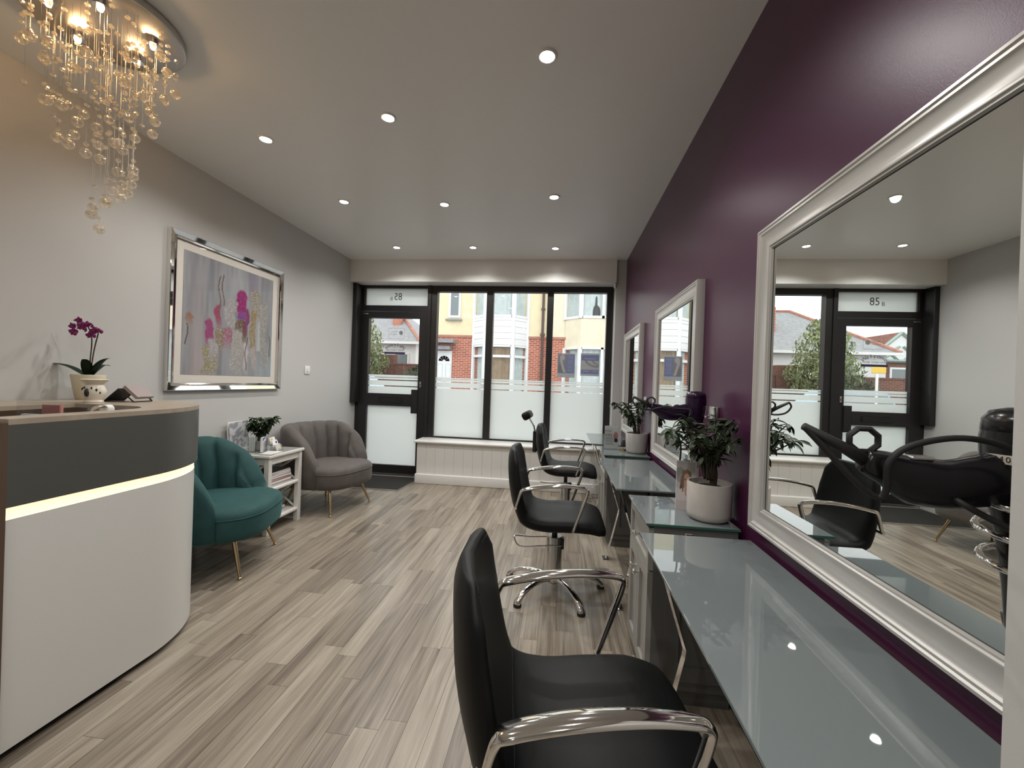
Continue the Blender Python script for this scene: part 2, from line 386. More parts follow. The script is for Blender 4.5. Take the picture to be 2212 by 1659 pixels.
# door set: outer frame, transom light, leaf
b = BM()
box(b, -2.637, -2.596, D-.03, D+.07, 0, 2.448); box(b, -1.700, -1.655, D-.045, D+.07, 0, 2.448)
box(b, -2.596, -1.700, D-.03, D+.07, 2.414, 2.448); box(b, -2.596, -1.700, D-.03, D+.07, 2.118, 2.190)
box(b, -2.596, -2.541, D-.02, D+.05, 2.190, 2.414); box(b, -1.710, -1.700, D-.02, D+.05, 2.190, 2.414)
DOOR = struct('door_1', b, M_BLACKF)
b = BM(); box(b, -2.541, -1.710, D+.012, D+.018, 2.190, 2.414); obj('transom_pane', b, M_PANE, DOOR)
b = BM(); box(b, -2.541, -1.710, D+.008, D+.0088, 2.190, 2.414); FT = obj('frosted_film', b, M_FROST, DOOR)
o = obj('number_lettering', text_mesh('85', .130, M_TEXTG, .0004), None, FT); o.rotation_euler = (PI/2, 0, PI); o.location = (-2.113, D+.0070, 2.3065); o.scale.x = .86
o = obj('number_lettering', text_mesh('B', .066, M_TEXTG, .0004), None, FT); o.rotation_euler = (PI/2, 0, PI); o.location = (-2.202, D+.0070, 2.281)
b = BM(); box(b, -2.530, -2.524, D-.024, D-.020, 2.2, 2.41); box(b, -2.552, -2.546, D-.024, D-.020, 2.2, 2.41); obj('vent_stay', b, M_CHROMER, DOOR)
LX0, LX1 = -2.592, -1.704
b = BM(); y0, y1 = D-.035, D+.035
box(b, LX0, -2.478, y0, y1, .035, 2.108); box(b, -1.800, LX1, y0, y1, .035, 2.108)
box(b, -2.478, -1.800, y0, y1, 2.028, 2.108); box(b, -2.478, -1.800, y0, y1, .900, 1.055); box(b, -2.478, -1.800, y0, y1, .035, .140)
LEAF = obj('door_leaf', b, M_BLACKF, DOOR)
b = BM(); box(b, -2.478, -1.800, D+.008, D+.014, .140, .900); obj('pane', b, M_PANE, LEAF)
b = BM(); box(b, -2.478, -1.800, D+.008, D+.014, 1.055, 2.028); obj('pane', b, M_PANE, LEAF)
films(LEAF, -2.478, -1.800, 1.055, 1.297, D+.004)
b = BM(); box(b, -2.478, -1.800, D+.004, D+.0046, .140, .900); obj('frosted_film', b, M_FROST, LEAF)
b = BM(); rbox(b, -2.310, -1.988, D-.043, D-.035, .940, 1.006, .004, 1); obj('letter_flap', b, M_BLACKP, LEAF)
b = BM(); rbox(b, -1.874, -1.792, D-.060, D-.020, .815, 1.118, .004, 1); obj('lock_case', b, M_BLACKF, LEAF)
b = BM(); rbox(b, -1.775, -1.752, D-.045, D-.030, 1.150, 1.222, .003, 1); CYL = obj('lock_plate', b, M_CHROMER, LEAF)
b = BM(); box(b, -1.767, -1.760, D-.047, D-.045, 1.165, 1.195); obj('keyhole', b, M_BLACKP, CYL)
b = BM(); box(b, -2.560, -2.487, D-.038, D-.0352, 2.072, 2.086); obj('maker_plate', b, M_CHROMER, LEAF)
b = BM(); box(b, -2.596, -1.700, D-.05, D+.05, 0, .030); obj('threshold', b, M_CHROMER, DOOR)
# welcome sticker, lettered to be read from the street
STK = bpy.data.objects.new('welcome_sticker', None); COL.objects.link(STK); STK.parent = DOOR; STK.location = (-2.139, D+.0155, 1.63); STK.rotation_euler = (PI/2, 0, PI)
b = BM(); box(b, -.140, .140, -.062, -.034, 0, .0006); obj('sticker_band', b, M_TEXTP, STK)
for i, ch in enumerate('Welcome'):
    a = (i-3)*.22; o = obj('sticker_letter', text_mesh(ch, .062, M_TEXTP, .0004, shear=.15), None, STK)
    o.location = (math.sin(a)*.185, -.125+math.cos(a)*.185, .0004); o.rotation_euler = (0, 0, -a)
for t, s, yv, m in (('to', .026, .022, M_PINK), ('MORE THAN HAIR', .030, -.012, M_TEXTP), ('OPENING HOURS', .026, -.048, M_TEXTW)):
    o = obj('sticker_lettering', text_mesh(t, s, m, .0004), None, STK); o.location = (0, yv, .0012)
# clear notice sticker with a pale outline and a masked-face symbol, also to be read from the street
NST = bpy.data.objects.new('notice_sticker', None); COL.objects.link(NST); NST.parent = DOOR; NST.location = (-2.120, D+.0155, 1.835); NST.rotation_euler = (PI/2, 0, PI)
ol = []
for cx_, cy_, a0 in ((.088, .050, 0), (-.088, .050, PI/2), (-.088, -.050, PI), (.088, -.050, 1.5*PI)):
    ol += [(cx_+.018*math.cos(a0+PI/2*k/4), cy_+.018*math.sin(a0+PI/2*k/4), 0) for k in range(5)]
b = BM(); sweep(b, ol, .0016, .0004, n=4, closed=True, side=(1, 1, 0)); obj('sticker_outline', b, M_GREYT, NST)
b = BM(); lathe(b, [(0, 0), (.026, 0), (.026, .0005), (0, .0005)], 20, Matrix.Translation((-.058, .010, 0))); obj('sticker_symbol', b, M_GREYT, NST)
b = BM(); rbox(b, -.078, -.038, -.012, .008, .0006, .0012, .0002, 1); obj('sticker_symbol', b, M_TEXTW, NST)
for t, yv in (('PLEASE', .022), ('WEAR A', -.010)):
    o = obj('sticker_lettering', text_mesh(t, .026, M_GREYT, .0003), None, NST); o.location = (.034, yv, .0004)
# black shutter guide fixed to the left wall beside the door
b = BM(); rbox(b, XL, -2.582, 4.955, D-.032, .93, 2.445, .006, 1); struct('trim_3', b, M_BLACKF)
b = BM(); rbox(b, .588, .612, 4.905, 4.945, 2.395, 2.443, .004, 1)
tag(obj('door_sensor', b, M_SWITCH), 'small white alarm sensor in the top corner of the shop window', 'sensor')

# posters hung in the right-hand pane
def in_ell(u, v, cu, cv, a, b_, rot=0):
    du, dv = u-cu, v-cv; c, s = math.cos(rot), math.sin(rot); p, q = du*c+dv*s, -du*s+dv*c
    return (p/a)**2+(q/b_)**2 < 1
def pale(fn):
    return lambda u, v: tuple(.55*c+.45*g for c, g in zip(fn(u, v), (.56, .57, .60)))
@pale
def poster1(u, v):
    if u < .03 or u > .97 or v < .17 or v > .96: return (.55, .58, .60)
    if u > .52:
        if abs(u-.74) < .16 and (int(v*26) % 2 == 0) and .25 < v < .9: return (.34, .36, .58)
        return (.16, .19, .44)
    if in_ell(u, v, .27, .82, .15, .12, .2): return (.62, .56, .52)
    if abs((u-.20)-(.70-v)*.42) < .075 and .2 < v < .72: return (.60, .54, .50)
    if in_ell(u, v, .22, .30, .25, .30): return (.15, .15, .18)
    return (.24, .24, .29)
@pale
def poster2(u, v):
    if u < .04 or u > .96 or v < .10 or v > .93: return (.55, .58, .60)
    if v > .68:
        return (.44, .46, .66) if abs(v-.76) < .018 and .22 < u < .80 else (.17, .20, .44)
    if v < .28:
        return (.44, .46, .66) if (abs(v-.21) < .016 and (.1 < u < .45 or .62 < u < .9)) else (.18, .21, .46)
    d = math.hypot((u-.85)/1.0, (v-.80)/.62)
    if .55 < d < .68: return (.30, .28, .30)
    d2 = math.hypot((u-1.15)/1.0, (v-.85)/.70)
    if .52 < d2 < .62: return (.33, .31, .33)
    return (.56, .55, .54)
for nm, fn, x0, x1, z0, z1, lab in (('window_poster', poster1, -.037, .177, 1.336, 1.632, 'poster of a profile in dark clothes with a blue text column in the shop window'),
                                    ('window_poster', poster2, .245, .472, 1.363, 1.640, 'poster of pale hair waves between two blue bands in the shop window')):
    o = painted(nm, M_POSTER, 44, 60, fn); o.location = (x0, D+.003, z0); o.scale = (x1-x0, 1, z1-z0); tag(o, lab, 'poster', 'posters hung in the shop window')
    md = o.modifiers.new('thick', 'SOLIDIFY'); md.thickness = .0015

# ------------------------------------------------------------------ street outside
M_CREAMW = pm('cream_render', (.80, .69, .46), .9, bump=.6, bscale=8, var=.06, vscale=3)
M_PALEW = pm('pale_cream_render', (.80, .72, .55), .9, bump=.6, bscale=8, var=.06, vscale=3)
M_BRICK = brick_mat('red_brick', (.50, .145, .085), (.33, .085, .055), (.62, .42, .33))
M_BRICK2 = brick_mat('garden_wall_brick', (.22, .075, .05), (.13, .055, .04), (.24, .17, .14))
M_UPVC = pm('white_window_frame', (.80, .80, .80), .4)
M_SLATE = pm('grey_roof_slate', (.30, .30, .31), .8, var=.15, vscale=6)
M_TILE = pm('red_roof_tile', (.42, .20, .15), .8, var=.2, vscale=5)
M_DKGL = pm('dark_window_pane', (.20, .23, .24), .08, spec=.6)
M_ASPH = pm('asphalt', (.16, .16, .16), .9, var=.2, vscale=3)
M_PIPE = pm('brown_downpipe', (.10, .06, .05), .5)
M_TEALW = pm('grey_green_timber', (.34, .42, .38), .6)
M_TREE = pm('tree_leaf', (.24, .28, .13), .6, var=.4, vscale=1.5)
M_TREE2 = pm('hedge_leaf', (.075, .085, .05), .7, var=.5, vscale=2)
b = BM(); box(b, -60, 40, D+.17, 80, -.25, -.12); struct('ground_street', b, M_ASPH)
FY = 17.0
def facet(bm, p, q, z0, z1, y0=0.0, y1=.06):
    """box standing on plan segment p-q, thickness measured outwards"""
    p, q = Vector((*p, 0)), Vector((*q, 0)); d = (q-p); ln = d.length; d.normalize(); nrm = Vector((d.y, -d.x, 0))
    M = Matrix(((d.x, nrm.x, 0, p.x), (d.y, nrm.y, 0, p.y), (0, 0, 1, 0), (0, 0, 0, 1)))
    box(bm, 0, ln, y0, y1, z0, z1, M)
    return M, ln
def bay_window(parent, plan, z0, z1, ztr, panes, top=True):
    for k, (p, q) in enumerate(zip(plan, plan[1:])):
        b = BM(); d = Vector((q[0]-p[0], q[1]-p[1], 0)); ln = d.length; d.normalize(); nrm = Vector((d.y, -d.x, 0))
        M = Matrix(((d.x, nrm.x, 0, p[0]), (d.y, nrm.y, 0, p[1]), (0, 0, 1, 0), (0, 0, 0, 1)))
        t = .075
        def rect(a, c, e, f): box(b, a, c, -.02, .06, e, f, M)
        rect(0, t, z0, z1); rect(ln-t, ln, z0, z1); rect(0, ln, z0, z0+t*1.3); rect(0, ln, z1-t, z1)
        if ztr: rect(0, ln, ztr-.05, ztr+.05)
        if panes[k] == 2: rect(ln/2-.05, ln/2+.05, z0, z1)
        wf = obj('window_frame', b, M_UPVC, parent)
        b = BM(); box(b, t, ln-t, -.010, .0, z0+t, z1-t, M); obj('pane', b, M_PANE, wf)
        b = BM(); nn = 14
        rows = [[M @ Vector((t+(ln-2*t)*i/(nn*2), -.12+.03*math.sin(i*1.3), z)) for i in range(nn*2+1)] for z in (z0+t, z1-t)]
        loft(b, rows, cap=False, closed=False); obj('curtain', b, M_CURT if not (k == 1 and ztr and ztr < 3) else M_BROWNC, wf, smooth=180)
M_BROWNC = pm('brown_blind', (.34, .22, .13), .9, var=.25, vscale=5)
def bay_posts(parent, plan, z0, z1):
    for x, y in plan:
        b = BM(); sweep(b, [(x, y, z0), (x, y, z1)], .085, n=10); obj('corner_post', b, M_UPVC, parent, smooth=60)
def bay_floor(bm, plan, z0, z1):
    pts = list(plan); prism(bm, pts, z0, z1)
HA = thing('terraced_house', 'cream rendered house with red brick ground floor and boarded bay across the street', 'house', (0, 0, 0))
b = BM(); box(b, -5.6, -.579, FY, FY+6, 3.17, 6.6); obj('upper_wall', b, M_CREAMW, HA)
b = BM(); box(b, -5.6, -.579, FY-.02, FY+6, -.12, 3.08); obj('brick_wall', b, M_BRICK, HA)
b = BM(); box(b, -5.6, -.579, FY-.06, FY, 3.08, 3.17); obj('string_course', b, M_TILE, HA)
b = BM(); frame_rect(b, -4.755, -4.236, 3.90, 5.45, .09, FY-.05, FY); box(b, -4.7, -4.3, FY-.05, FY, 5.02, 5.10); nwf = obj('window_frame', b, M_UPVC, HA)
b = BM(); box(b, -4.68, -4.31, FY-.02, FY-.012, 3.98, 5.38); obj('pane', b, M_DKGL, nwf)
b = BM(); box(b, -4.86, -4.17, FY-.13, FY, 3.77, 3.84); obj('window_sill', b, M_SLATE, HA)
b = BM(); box(b, -5.30, -4.545, FY-.06, FY-.02, -.1, 2.50); hd = obj('front_door', b, M_UPVC, HA)
for i in range(5):
    b = BM(); c = Vector((-4.87, FY-.075, 2.06)); a0, a1 = PI*i/5+.05, PI*(i+1)/5-.05
    v = [b.verts.new(c+Vector((math.cos(a)*r, 0, math.sin(a)*r*.95))) for r, a in ((.07, a0), (.24, a0), (.24, a1), (.07, a1))]; b.faces.new(v)
    bmesh.ops.solidify(b, geom=b.faces[:], thickness=.01); obj('fanlight', b, M_DKGL, hd)
for zz0, zz1 in ((.35, 1.15), (1.30, 1.95)):
    for xa in (-5.15, -4.80):
        b = BM(); frame_rect(b, xa, xa+.22, zz0, zz1, .02, FY-.07, FY-.06); obj('door_moulding', b, M_CURT, hd)
b = BM(); box(b, -4.98, -4.72, FY-.075, FY-.06, 1.20, 1.26); obj('letter_plate', b, M_CHROMER, hd)
b = BM(); box(b, -5.4, -4.39, FY-.55, FY, 2.80, 2.95); obj('porch_canopy', b, M_SLATE, HA)
b = BM(); box(b, -5.4, -4.56, FY-.40, FY, 2.53, 2.68); obj('porch_canopy', b, M_SLATE, HA)
PA = [(-3.64, FY), (-3.07, FY-.55), (-1.93, FY-.55), (-1.40, FY)]
bay_window(HA, PA, 3.87, 5.6, 0, (1, 1, 1)); bay_window(HA, PA, .75, 2.75, 2.30, (1, 1, 1))
bay_posts(HA, PA, .75, 5.6)
for k, (p, q) in enumerate(zip(PA, PA[1:])):
    for i in range(9):
        z = 2.76+i*.123; b = BM(); facet(b, p, q, z, z+.118, -.02, .05 - (.012 if i % 2 else 0)); obj('cladding_board', b, M_UPVC, HA)
for off, za, zb in ((.06, 2.70, 2.76), (-.03, 3.80, 3.87), (0, -.12, .75)):
    b = BM(); bay_floor(b, [(x, y+off) for x, y in PA], za, zb); obj('bay_ledge', b, M_UPVC, HA)
b = BM(); sweep(b, [(-.77, FY-.10, z) for z in (-.1, 3.1, 6.5)], .055, n=8); sweep(b, [(-.77, FY-.10, 4.25), (-.77, FY-.10, 4.33)], .085); sweep(b, [(-.77, FY-.10, 3.20), (-.77, FY-.10, 3.30)], .10); obj('drainpipe', b, M_PIPE, HA, smooth=40)
HB = thing('terraced_house', 'pale cream rendered house with white bay windows next to the brown drainpipe', 'house')
b = BM(); box(b, -.577, 7.5, FY, FY+6, 3.17, 6.6); obj('upper_wall', b, M_PALEW, HB)
b = BM(); box(b, -.577, 7.5, FY-.02, FY+6, -.12, 3.08); obj('brick_wall', b, M_BRICK, HB)
b = BM(); box(b, -.577, 7.5, FY-.06, FY, 3.08, 3.17); obj('string_course', b, M_TILE, HB)
PB = [(.14, FY), (.74, FY-.6), (2.45, FY-.6), (3.05, FY)]
bay_window(HB, PB, 3.87, 5.7, 5.05, (1, 2, 1)); bay_window(HB, PB, .75, 2.73, 0, (1, 2, 1)); bay_posts(HB, PB, 3.87, 5.7); bay_posts(HB, PB, .75, 2.73)
for off, za, zb in ((-.02, 2.73, 3.87), (0, -.12, .75)):
    b = BM(); bay_floor(b, [(x, y+off) for x, y in PB], za, zb); obj('bay_front', b, M_PALEW, HB)
b = BM(); lathe(b, [(0, 0), (.17, 0), (.165, .30), (.14, .44), (.075, .54), (.065, .84), (.04, .92), (.0, .93)], 14, Matrix.Translation((1.34, FY-.42, 3.87)))
tag(obj('figurine', b, M_BLACKP, smooth=60), 'dark tall bottle-shaped figurine standing in the upstairs bay window', 'figurine')
# house beyond the garden wall with slate hip roof
HCC = thing('hipped_house', 'white walled house with a grey slate hipped roof behind the garden tree', 'house')
b = BM(); box(b, -15.0, -8.3, 23, 30, -.1, 3.35); obj('wall', b, M_UPVC, HCC)
b = BM()
ev = [(-15.4, 22.6), (-7.9, 22.6), (-7.9, 30.4), (-15.4, 30.4)]; E = [b.verts.new((x, y, 3.35)) for x, y in ev]; R1, R2 = b.verts.new((-12.0, 26.3, 6.0)), b.verts.new((-10.9, 26.3, 6.0))
for f in ((E[0], E[1], R2, R1), (E[1], E[2], R2), (E[2], E[3], R1, R2), (E[3], E[0], R1), (E[3], E[2], E[1], E[0])): b.faces.new(f)
rf = obj('roof', b, M_SLATE, HCC)
b = BM(); sweep(b, [(-15.4, 22.6, 3.38), (-12, 26.3, 6.03), (-10.9, 26.3, 6.03), (-7.9, 22.6, 3.38)], .10, n=6); obj('ridge_tile', b, M_TILE, rf)
b = BM(); box(b, -10.25, -9.75, 24.2, 24.8, 4.0, 5.9); obj('chimney', b, M_BRICK, rf)
b = BM(); box(b, -15.45, -7.85, 22.50, 22.60, 3.24, 3.38); obj('gutter', b, M_UPVC, HCC)
for xa in (-13.6, -11.4, -9.6):
    b = BM(); frame_rect(b, xa, xa+.9, 1.5, 2.75, .08, 22.94, 23.0); wf = obj('window_frame', b, M_UPVC, HCC)
    b = BM(); box(b, xa+.08, xa+.82, 22.965, 22.98, 1.58, 2.67); obj('pane', b, M_DKGL, wf)
# gabled house with timbered front
GB = thing('gabled_house', 'small house with a grey-green timbered gable and red tiled roof', 'house')
gx, gy = -17.1, 25.0
b = BM(); box(b, gx-1.7, gx+1.7, gy, gy+7, -.1, 3.2); obj('wall', b, M_BRICK2, GB)
b = BM(); loft(b, [[Vector((gx-1.75, yv, 3.2)), Vector((gx+1.75, yv, 3.2)), Vector((gx, yv, 4.68))] for yv in (gy-.06, gy+.05)]); obj('gable_panel', b, M_UPVC, GB)
b = BM()
for s in (-1, 1):
    sweep(b, [(gx+s*1.95, gy-.12, 2.95), (gx, gy-.12, 4.72)], .09, n=4); sweep(b, [(gx+s*.9, gy-.12, 3.2), (gx+s*.1, gy-.12, 3.95)], .06, n=4); sweep(b, [(gx+s*.15, gy-.12, 3.2), (gx+s*.85, gy-.12, 3.85)], .06, n=4)
sweep(b, [(gx-1.8, gy-.12, 3.15), (gx+1.8, gy-.12, 3.15)], .09, n=4); obj('barge_board', b, M_TEALW, GB)
b = BM()
for s in (-1, 1):
    v = [b.verts.new(p) for p in ((gx, gy-.1, 4.75), (gx+s*2.0, gy-.1, 2.95), (gx+s*2.0, gy+7, 2.95), (gx, gy+7, 4.75))]; b.faces.new(v)
bmesh.ops.solidify(b, geom=b.faces[:], thickness=.06); obj('roof', b, M_TILE, GB)
b = BM(); frame_rect(b, gx-.5, gx+.5, 1.6, 2.8, .1, gy-.05, gy); wf = obj('window_frame', b, M_UPVC, GB)
b = BM(); box(b, gx-.4, gx+.4, gy-.03, gy-.02, 1.7, 2.7); obj('pane', b, M_DKGL, wf)
# garden wall
GW = thing('garden_wall', 'low dark red brick garden wall with a taller pier', 'wall')
b = BM(); box(b, -24, -6.0, 20.0, 20.24, -.12, 1.95); obj('brickwork', b, M_BRICK2, GW)
b = BM(); box(b, -24, -6.0, 19.97, 20.27, 1.95, 2.02); obj('coping', b, M_BRICK2, GW)
b = BM(); box(b, -9.15, -8.3, 19.9, 20.35, -.12, 2.45); obj('pier', b, M_BRICK2, GW)
def leaves(bm, n, c, rad, size, rn, shell=.35):
    for _ in range(n):
        while True:
            p = Vector((rn.uniform(-1, 1), rn.uniform(-1, 1), rn.uniform(-1, 1)))
            if shell < p.length < 1: break
        q = Vector((c[0]+p.x*rad[0], c[1]+p.y*rad[1], c[2]+p.z*rad[2]))
        E_ = Euler((rn.uniform(0, 6), rn.uniform(0, 6), rn.uniform(0, 6))).to_matrix(); s = size*rn.uniform(.6, 1.3)
        v = [bm.verts.new(q + E_ @ Vector(t)) for t in ((-s, 0, 0), (0, -s*.35, s*.1), (s, 0, 0), (0, s*.35, s*.1))]; bm.faces.new(v)
rn = random.Random(3)
TR = thing('garden_tree', 'loose pale green tree growing behind the garden wall', 'tree', (-9.65, 18.9, -.12))
b = BM(); sweep(b, [(0, 0, 0), (.05, 0, 1.2), (-.1, .1, 2.2), (.1, 0, 3.4)], [.11, .09, .06, .02], n=8)
for k in range(9):
    a = k*.7; sweep(b, [(0, 0, 1.3+k*.2), (math.cos(a)*.9, math.sin(a)*.7, 2.2+k*.22)], [.04, .012], n=5)
obj('trunk', b, M_STEM, TR)
b = BM()
for cc, rr, n in (((0, 0, 3.1), (1.15, 1.0, 1.15), 1500), ((.55, 0, 2.1), (1.0, .9, .8), 1000), ((-.7, .1, 2.2), (.9, .8, .9), 900), ((.05, .1, 4.1), (.55, .5, .5), 260)): leaves(b, n, cc, rr, .10, rn, .2)
o = obj('foliage', b, M_TREE, TR, fix=False); o['kind'] = 'stuff'
HG = thing('hedge', 'brownish clipped hedge at the end of the garden wall', 'hedge', (-6.9, 19.3, -.12))
b = BM(); leaves(b, 2600, (0, 0, 1.0), (.75, .45, 1.05), .08, rn, .55); o = obj('foliage', b, M_TREE2, HG, fix=False); o['kind'] = 'stuff'
b = BM(); box(b, -.55, .55, -.3, .3, 0, 1.75); obj('core', b, M_TREE2, HG)
HG2 = thing('hedge', 'dark green shrub under the garden tree by the wall', 'hedge', (-9.9, 17.5, -.12))
b = BM(); leaves(b, 2600, (0, 0, 1.0), (1.2, .6, 1.15), .08, rn, .5); o = obj('foliage', b, M_TREE2, HG2, fix=False); o['kind'] = 'stuff'
b = BM(); box(b, -.8, .8, -.3, .3, 0, 1.6); obj('core', b, M_TREE2, HG2)
SG = thing('road_sign', 'small yellow road sign plate on a thin grey post across the street', 'sign', (-7.08, 12.2, -.12))
b = BM(); sweep(b, [(0, 0, 0), (0, 0, 2.15)], .035, n=8); obj('post', b, M_CHROMER, SG)
b = BM(); rbox(b, -.18, .18, -.07, -.05, 1.95, 2.12, .01, 1); obj('yellow_plate', b, M_YELLT, SG)
# parked car, only its roof clears the frosted band
CR = thing('parked_car', 'light blue parked car in front of the garden wall', 'car', (-8.05, 15.0, -.12))
M_CAR = pm('pale_blue_car_paint', (.30, .45, .68), .2, metal=.3)
b = BM(); prism(b, [(-2.0, .25), (-2.02, .62), (-1.2, .80), (-.75, 1.42), (.65, 1.44), (1.35, .85), (2.0, .75), (2.05, .25)], -.8, .8, Matrix.Rotation(PI/2, 4, 'X')); obj('body', b, M_CAR, CR)
b = BM(); prism(b, [(-1.1, .84), (-.72, 1.36), (.6, 1.38), (1.15, .86)], -.81, .81, Matrix.Rotation(PI/2, 4, 'X')); obj('side_window', b, M_DKGL, CR)
for xx in (-1.25, 1.25):
    for yv in (-.74, .74):
        b = BM(); lathe(b, [(.0, -.09), (.28, -.09), (.30, -.05), (.30, .05), (.28, .09), (0, .09)], 18, Matrix.Translation((xx, yv, .30)) @ Matrix.Rotation(PI/2, 4, 'X')); obj('wheel', b, M_RUBBER, CR)
# ------------------------------------------------------------------ ceiling downlights
b = BM(); lathe(b, [(.030, -.002), (.036, -.008), (.045, -.006), (.047, 0), (.030, 0)], 28); RING = mesh_of(b, 'bezel', M_TRIMW, 60)
b = BM(); lathe(b, [(0, -.007), (.030, -.007), (.033, -.005), (.033, 0), (0, 0)], 20); LENS = mesh_of(b, 'lens', M_LENS)
ld = bpy.data.lights.new('spot', 'SPOT'); ld.energy = DOWNLIGHT_W; ld.color = (1, .978, .945); ld.spot_size = math.radians(146); ld.spot_blend = .65; ld.shadow_soft_size = .03
DL = [(-.106, 1.851), (-1.009, 2.222), (-1.872, 2.379), (-1.843, 3.266), (-1.005, 3.35), (-.094, 3.25), (-1.858, 4.427), (-.993, 4.438), (-.096, 4.479)]
DLN = ['above the passage nearest the tall near mirror', 'in the row above the styling table and the picture, middle one', 'nearest the framed picture', 'above the grey armchair side of the room',
       'in the middle of the ceiling', 'above the middle styling chair', 'above the entrance door mat', 'in front of the shop window, middle one', 'above the far styling chair with headrest']
XTRA = [(-.10, .62), (-1.0, .75), (-1.0, -.7), (-.1, -.7), (-1.0, -2.1)]
for (x, y), lab in list(zip(DL, DLN)) + list(zip(XTRA, ['above the near styling chair', 'between the chandelier and the large near mirror', 'behind the reception desk in the middle of the ceiling', 'at the back of the salon beside the near wall return', 'closest to the back wall'])):
    t = thing('downlight', 'recessed round ceiling downlight '+lab, 'light', (x, y, H), group='ceiling downlights')
    obj('bezel', RING, None, t); obj('lens', LENS, None, t)
    l = bpy.data.objects.new('spot', ld); COL.objects.link(l); l.parent = t; l.location = (0, 0, -.012)

# ------------------------------------------------------------------ chandelier
CH = thing('chandelier', 'crystal drop chandelier on a round chrome ceiling plate', 'chandelier', (-1.94, 1.52, H))
b = BM(); lathe(b, [(0, 0), (.262, 0), (.268, -.012), (.266, -.034), (.258, -.038), (0, -.038)], 56); obj('ceiling_plate', b, pm('chrome_plate', (.60, .57, .53), .28, metal=1), CH, smooth=50)
b = BM(); lathe(b, [(0, 0), (.010, 0), (.012, -.024), (.008, -.038), (0, -.041)], 14); BULB = mesh_of(b, 'bulb', M_BULB, 60)
b = BM(); lathe(b, [(.016, .0), (.024, 0), (.024, -.022), (.016, -.022)], 16); SOCK = mesh_of(b, 'lamp_holder', M_CHROME, 60)
bl = bpy.data.lights.new('bulb_glow', 'POINT'); bl.energy = BULB_W; bl.color = (1, .60, .27); bl.shadow_soft_size = .03
for k in range(5):
    a = k*2*PI/5+.5; p = (math.cos(a)*.16, math.sin(a)*.16, -.038)
    s = obj('lamp_holder', SOCK, None, CH, loc=p); obj('bulb', BULB, None, s)
    l = bpy.data.objects.new('bulb_glow', bl); COL.objects.link(l); l.parent = CH; l.location = (p[0], p[1], -.054)
b = BM(); lathe(b, [(0, -.0065), (.0068, -.005), (.0095, 0), (.0068, .005), (0, .0065)], 8); BEAD = mesh_of(b, 'crystal_bead', M_CRYSTAL)
b = BM(); ball(b, (0, 0, 0), .0195, 14, 10); BALLM = mesh_of(b, 'crystal_ball', M_BALL, 180)
rn = random.Random(21); wires = BM(); nbead = 0; strands = []
for off in (0, PI):
    for k in range(23):
        f = k/22; strands.append((.242*(1-.70*f**.9)*rn.uniform(.93, 1.05), 2.9+off*1.1+f*2*PI*(1.35 if off else 1.75)+rn.uniform(-.08, .08), .10+.58*f+rn.uniform(-.02, .02), 4, True))
for k in range(5): strands.append((.030 if k else 0, k*1.57, (.83, .70, .74, .78, .72)[k], 4, True))
for k in range(34): strands.append((.245*math.sqrt(rn.random()), rn.uniform(0, 6.28), rn.uniform(.10, .42), 2, False))
for r, a, ln, per, tip in strands:
    x, y = r*math.cos(a), r*math.sin(a)
    sweep(wires, [(x, y, -.036), (x, y, -.038-ln)], .0006, n=4)
    if tip: obj('crystal_ball', BALLM, None, CH, loc=(x, y, -.038-ln-.015))
    for i in range(per):
        if nbead >= 299: break
        o = obj('crystal_bead', BEAD, None, CH, loc=(x, y, -.045-ln*(i+rn.uniform(.35, .95))/per)); o.rotation_euler = (rn.uniform(-.4, .4), rn.uniform(-.4, .4), 0); nbead += 1
o = obj('strand', wires, M_WIRE, CH); o['kind'] = 'stuff'

# ------------------------------------------------------------------ reception desk
DESK = thing('reception_desk', 'curved reception desk with charcoal upper band, glowing light strip and off-white front', 'desk', (0, 0, 0))
DY0, DX, DR, DCY, DZ = 1.090, -1.690, .50, 1.57, 1.072
def outline(off, back=True, n=18, y0=DY0):
    pts = [(DX-off, y0)]
    for i in range(n+1):
        a = PI/2*i/n; pts.append((DX-DR+(DR-off)*math.cos(a), DCY+(DR-off)*math.sin(a)))
    pts.append((XL+.022, DCY+DR-off))
    return pts
def wall_strip(bm, o0, o1, z0, z1):
    a, c = outline(o0), outline(o1)
    prism_pts = a + c[::-1]
    t = BM(); n = len(a)
    lo = [t.verts.new((*p, z0)) for p in prism_pts]; hi = [t.verts.new((*p, z1)) for p in prism_pts]; m = len(prism_pts)
    for i in range(m): t.faces.new((lo[i], lo[(i+1) % m], hi[(i+1) % m], hi[i]))
    for i in range(n-1):
        t.faces.new((lo[i], lo[m-1-i], lo[m-2-i], lo[i+1])); t.faces.new((hi[i], hi[i+1], hi[m-2-i], hi[m-1-i]))
    bmesh.ops.recalc_face_normals(t, faces=t.faces); join(bm, t)
b = BM(); wall_strip(b, .012, .032, .030, .766); obj('front_panel', b, M_DESKW, DESK, smooth=30)
b = BM(); wall_strip(b, .045, .065, 0, .030); obj('plinth', b, M_KICK, DESK, smooth=30)
b = BM(); wall_strip(b, 0, .030, .807, DZ-.006); obj('upper_band', b, M_DESKG, DESK, smooth=30)
b = BM(); wall_strip(b, .014, .026, .766, .807); obj('light_strip', b, M_LED, DESK, smooth=30)
b = BM(); box(b, DX-.62, DX, DY0-.018, DY0, 0, DZ); obj('end_panel', b, M_WOODE, DESK)
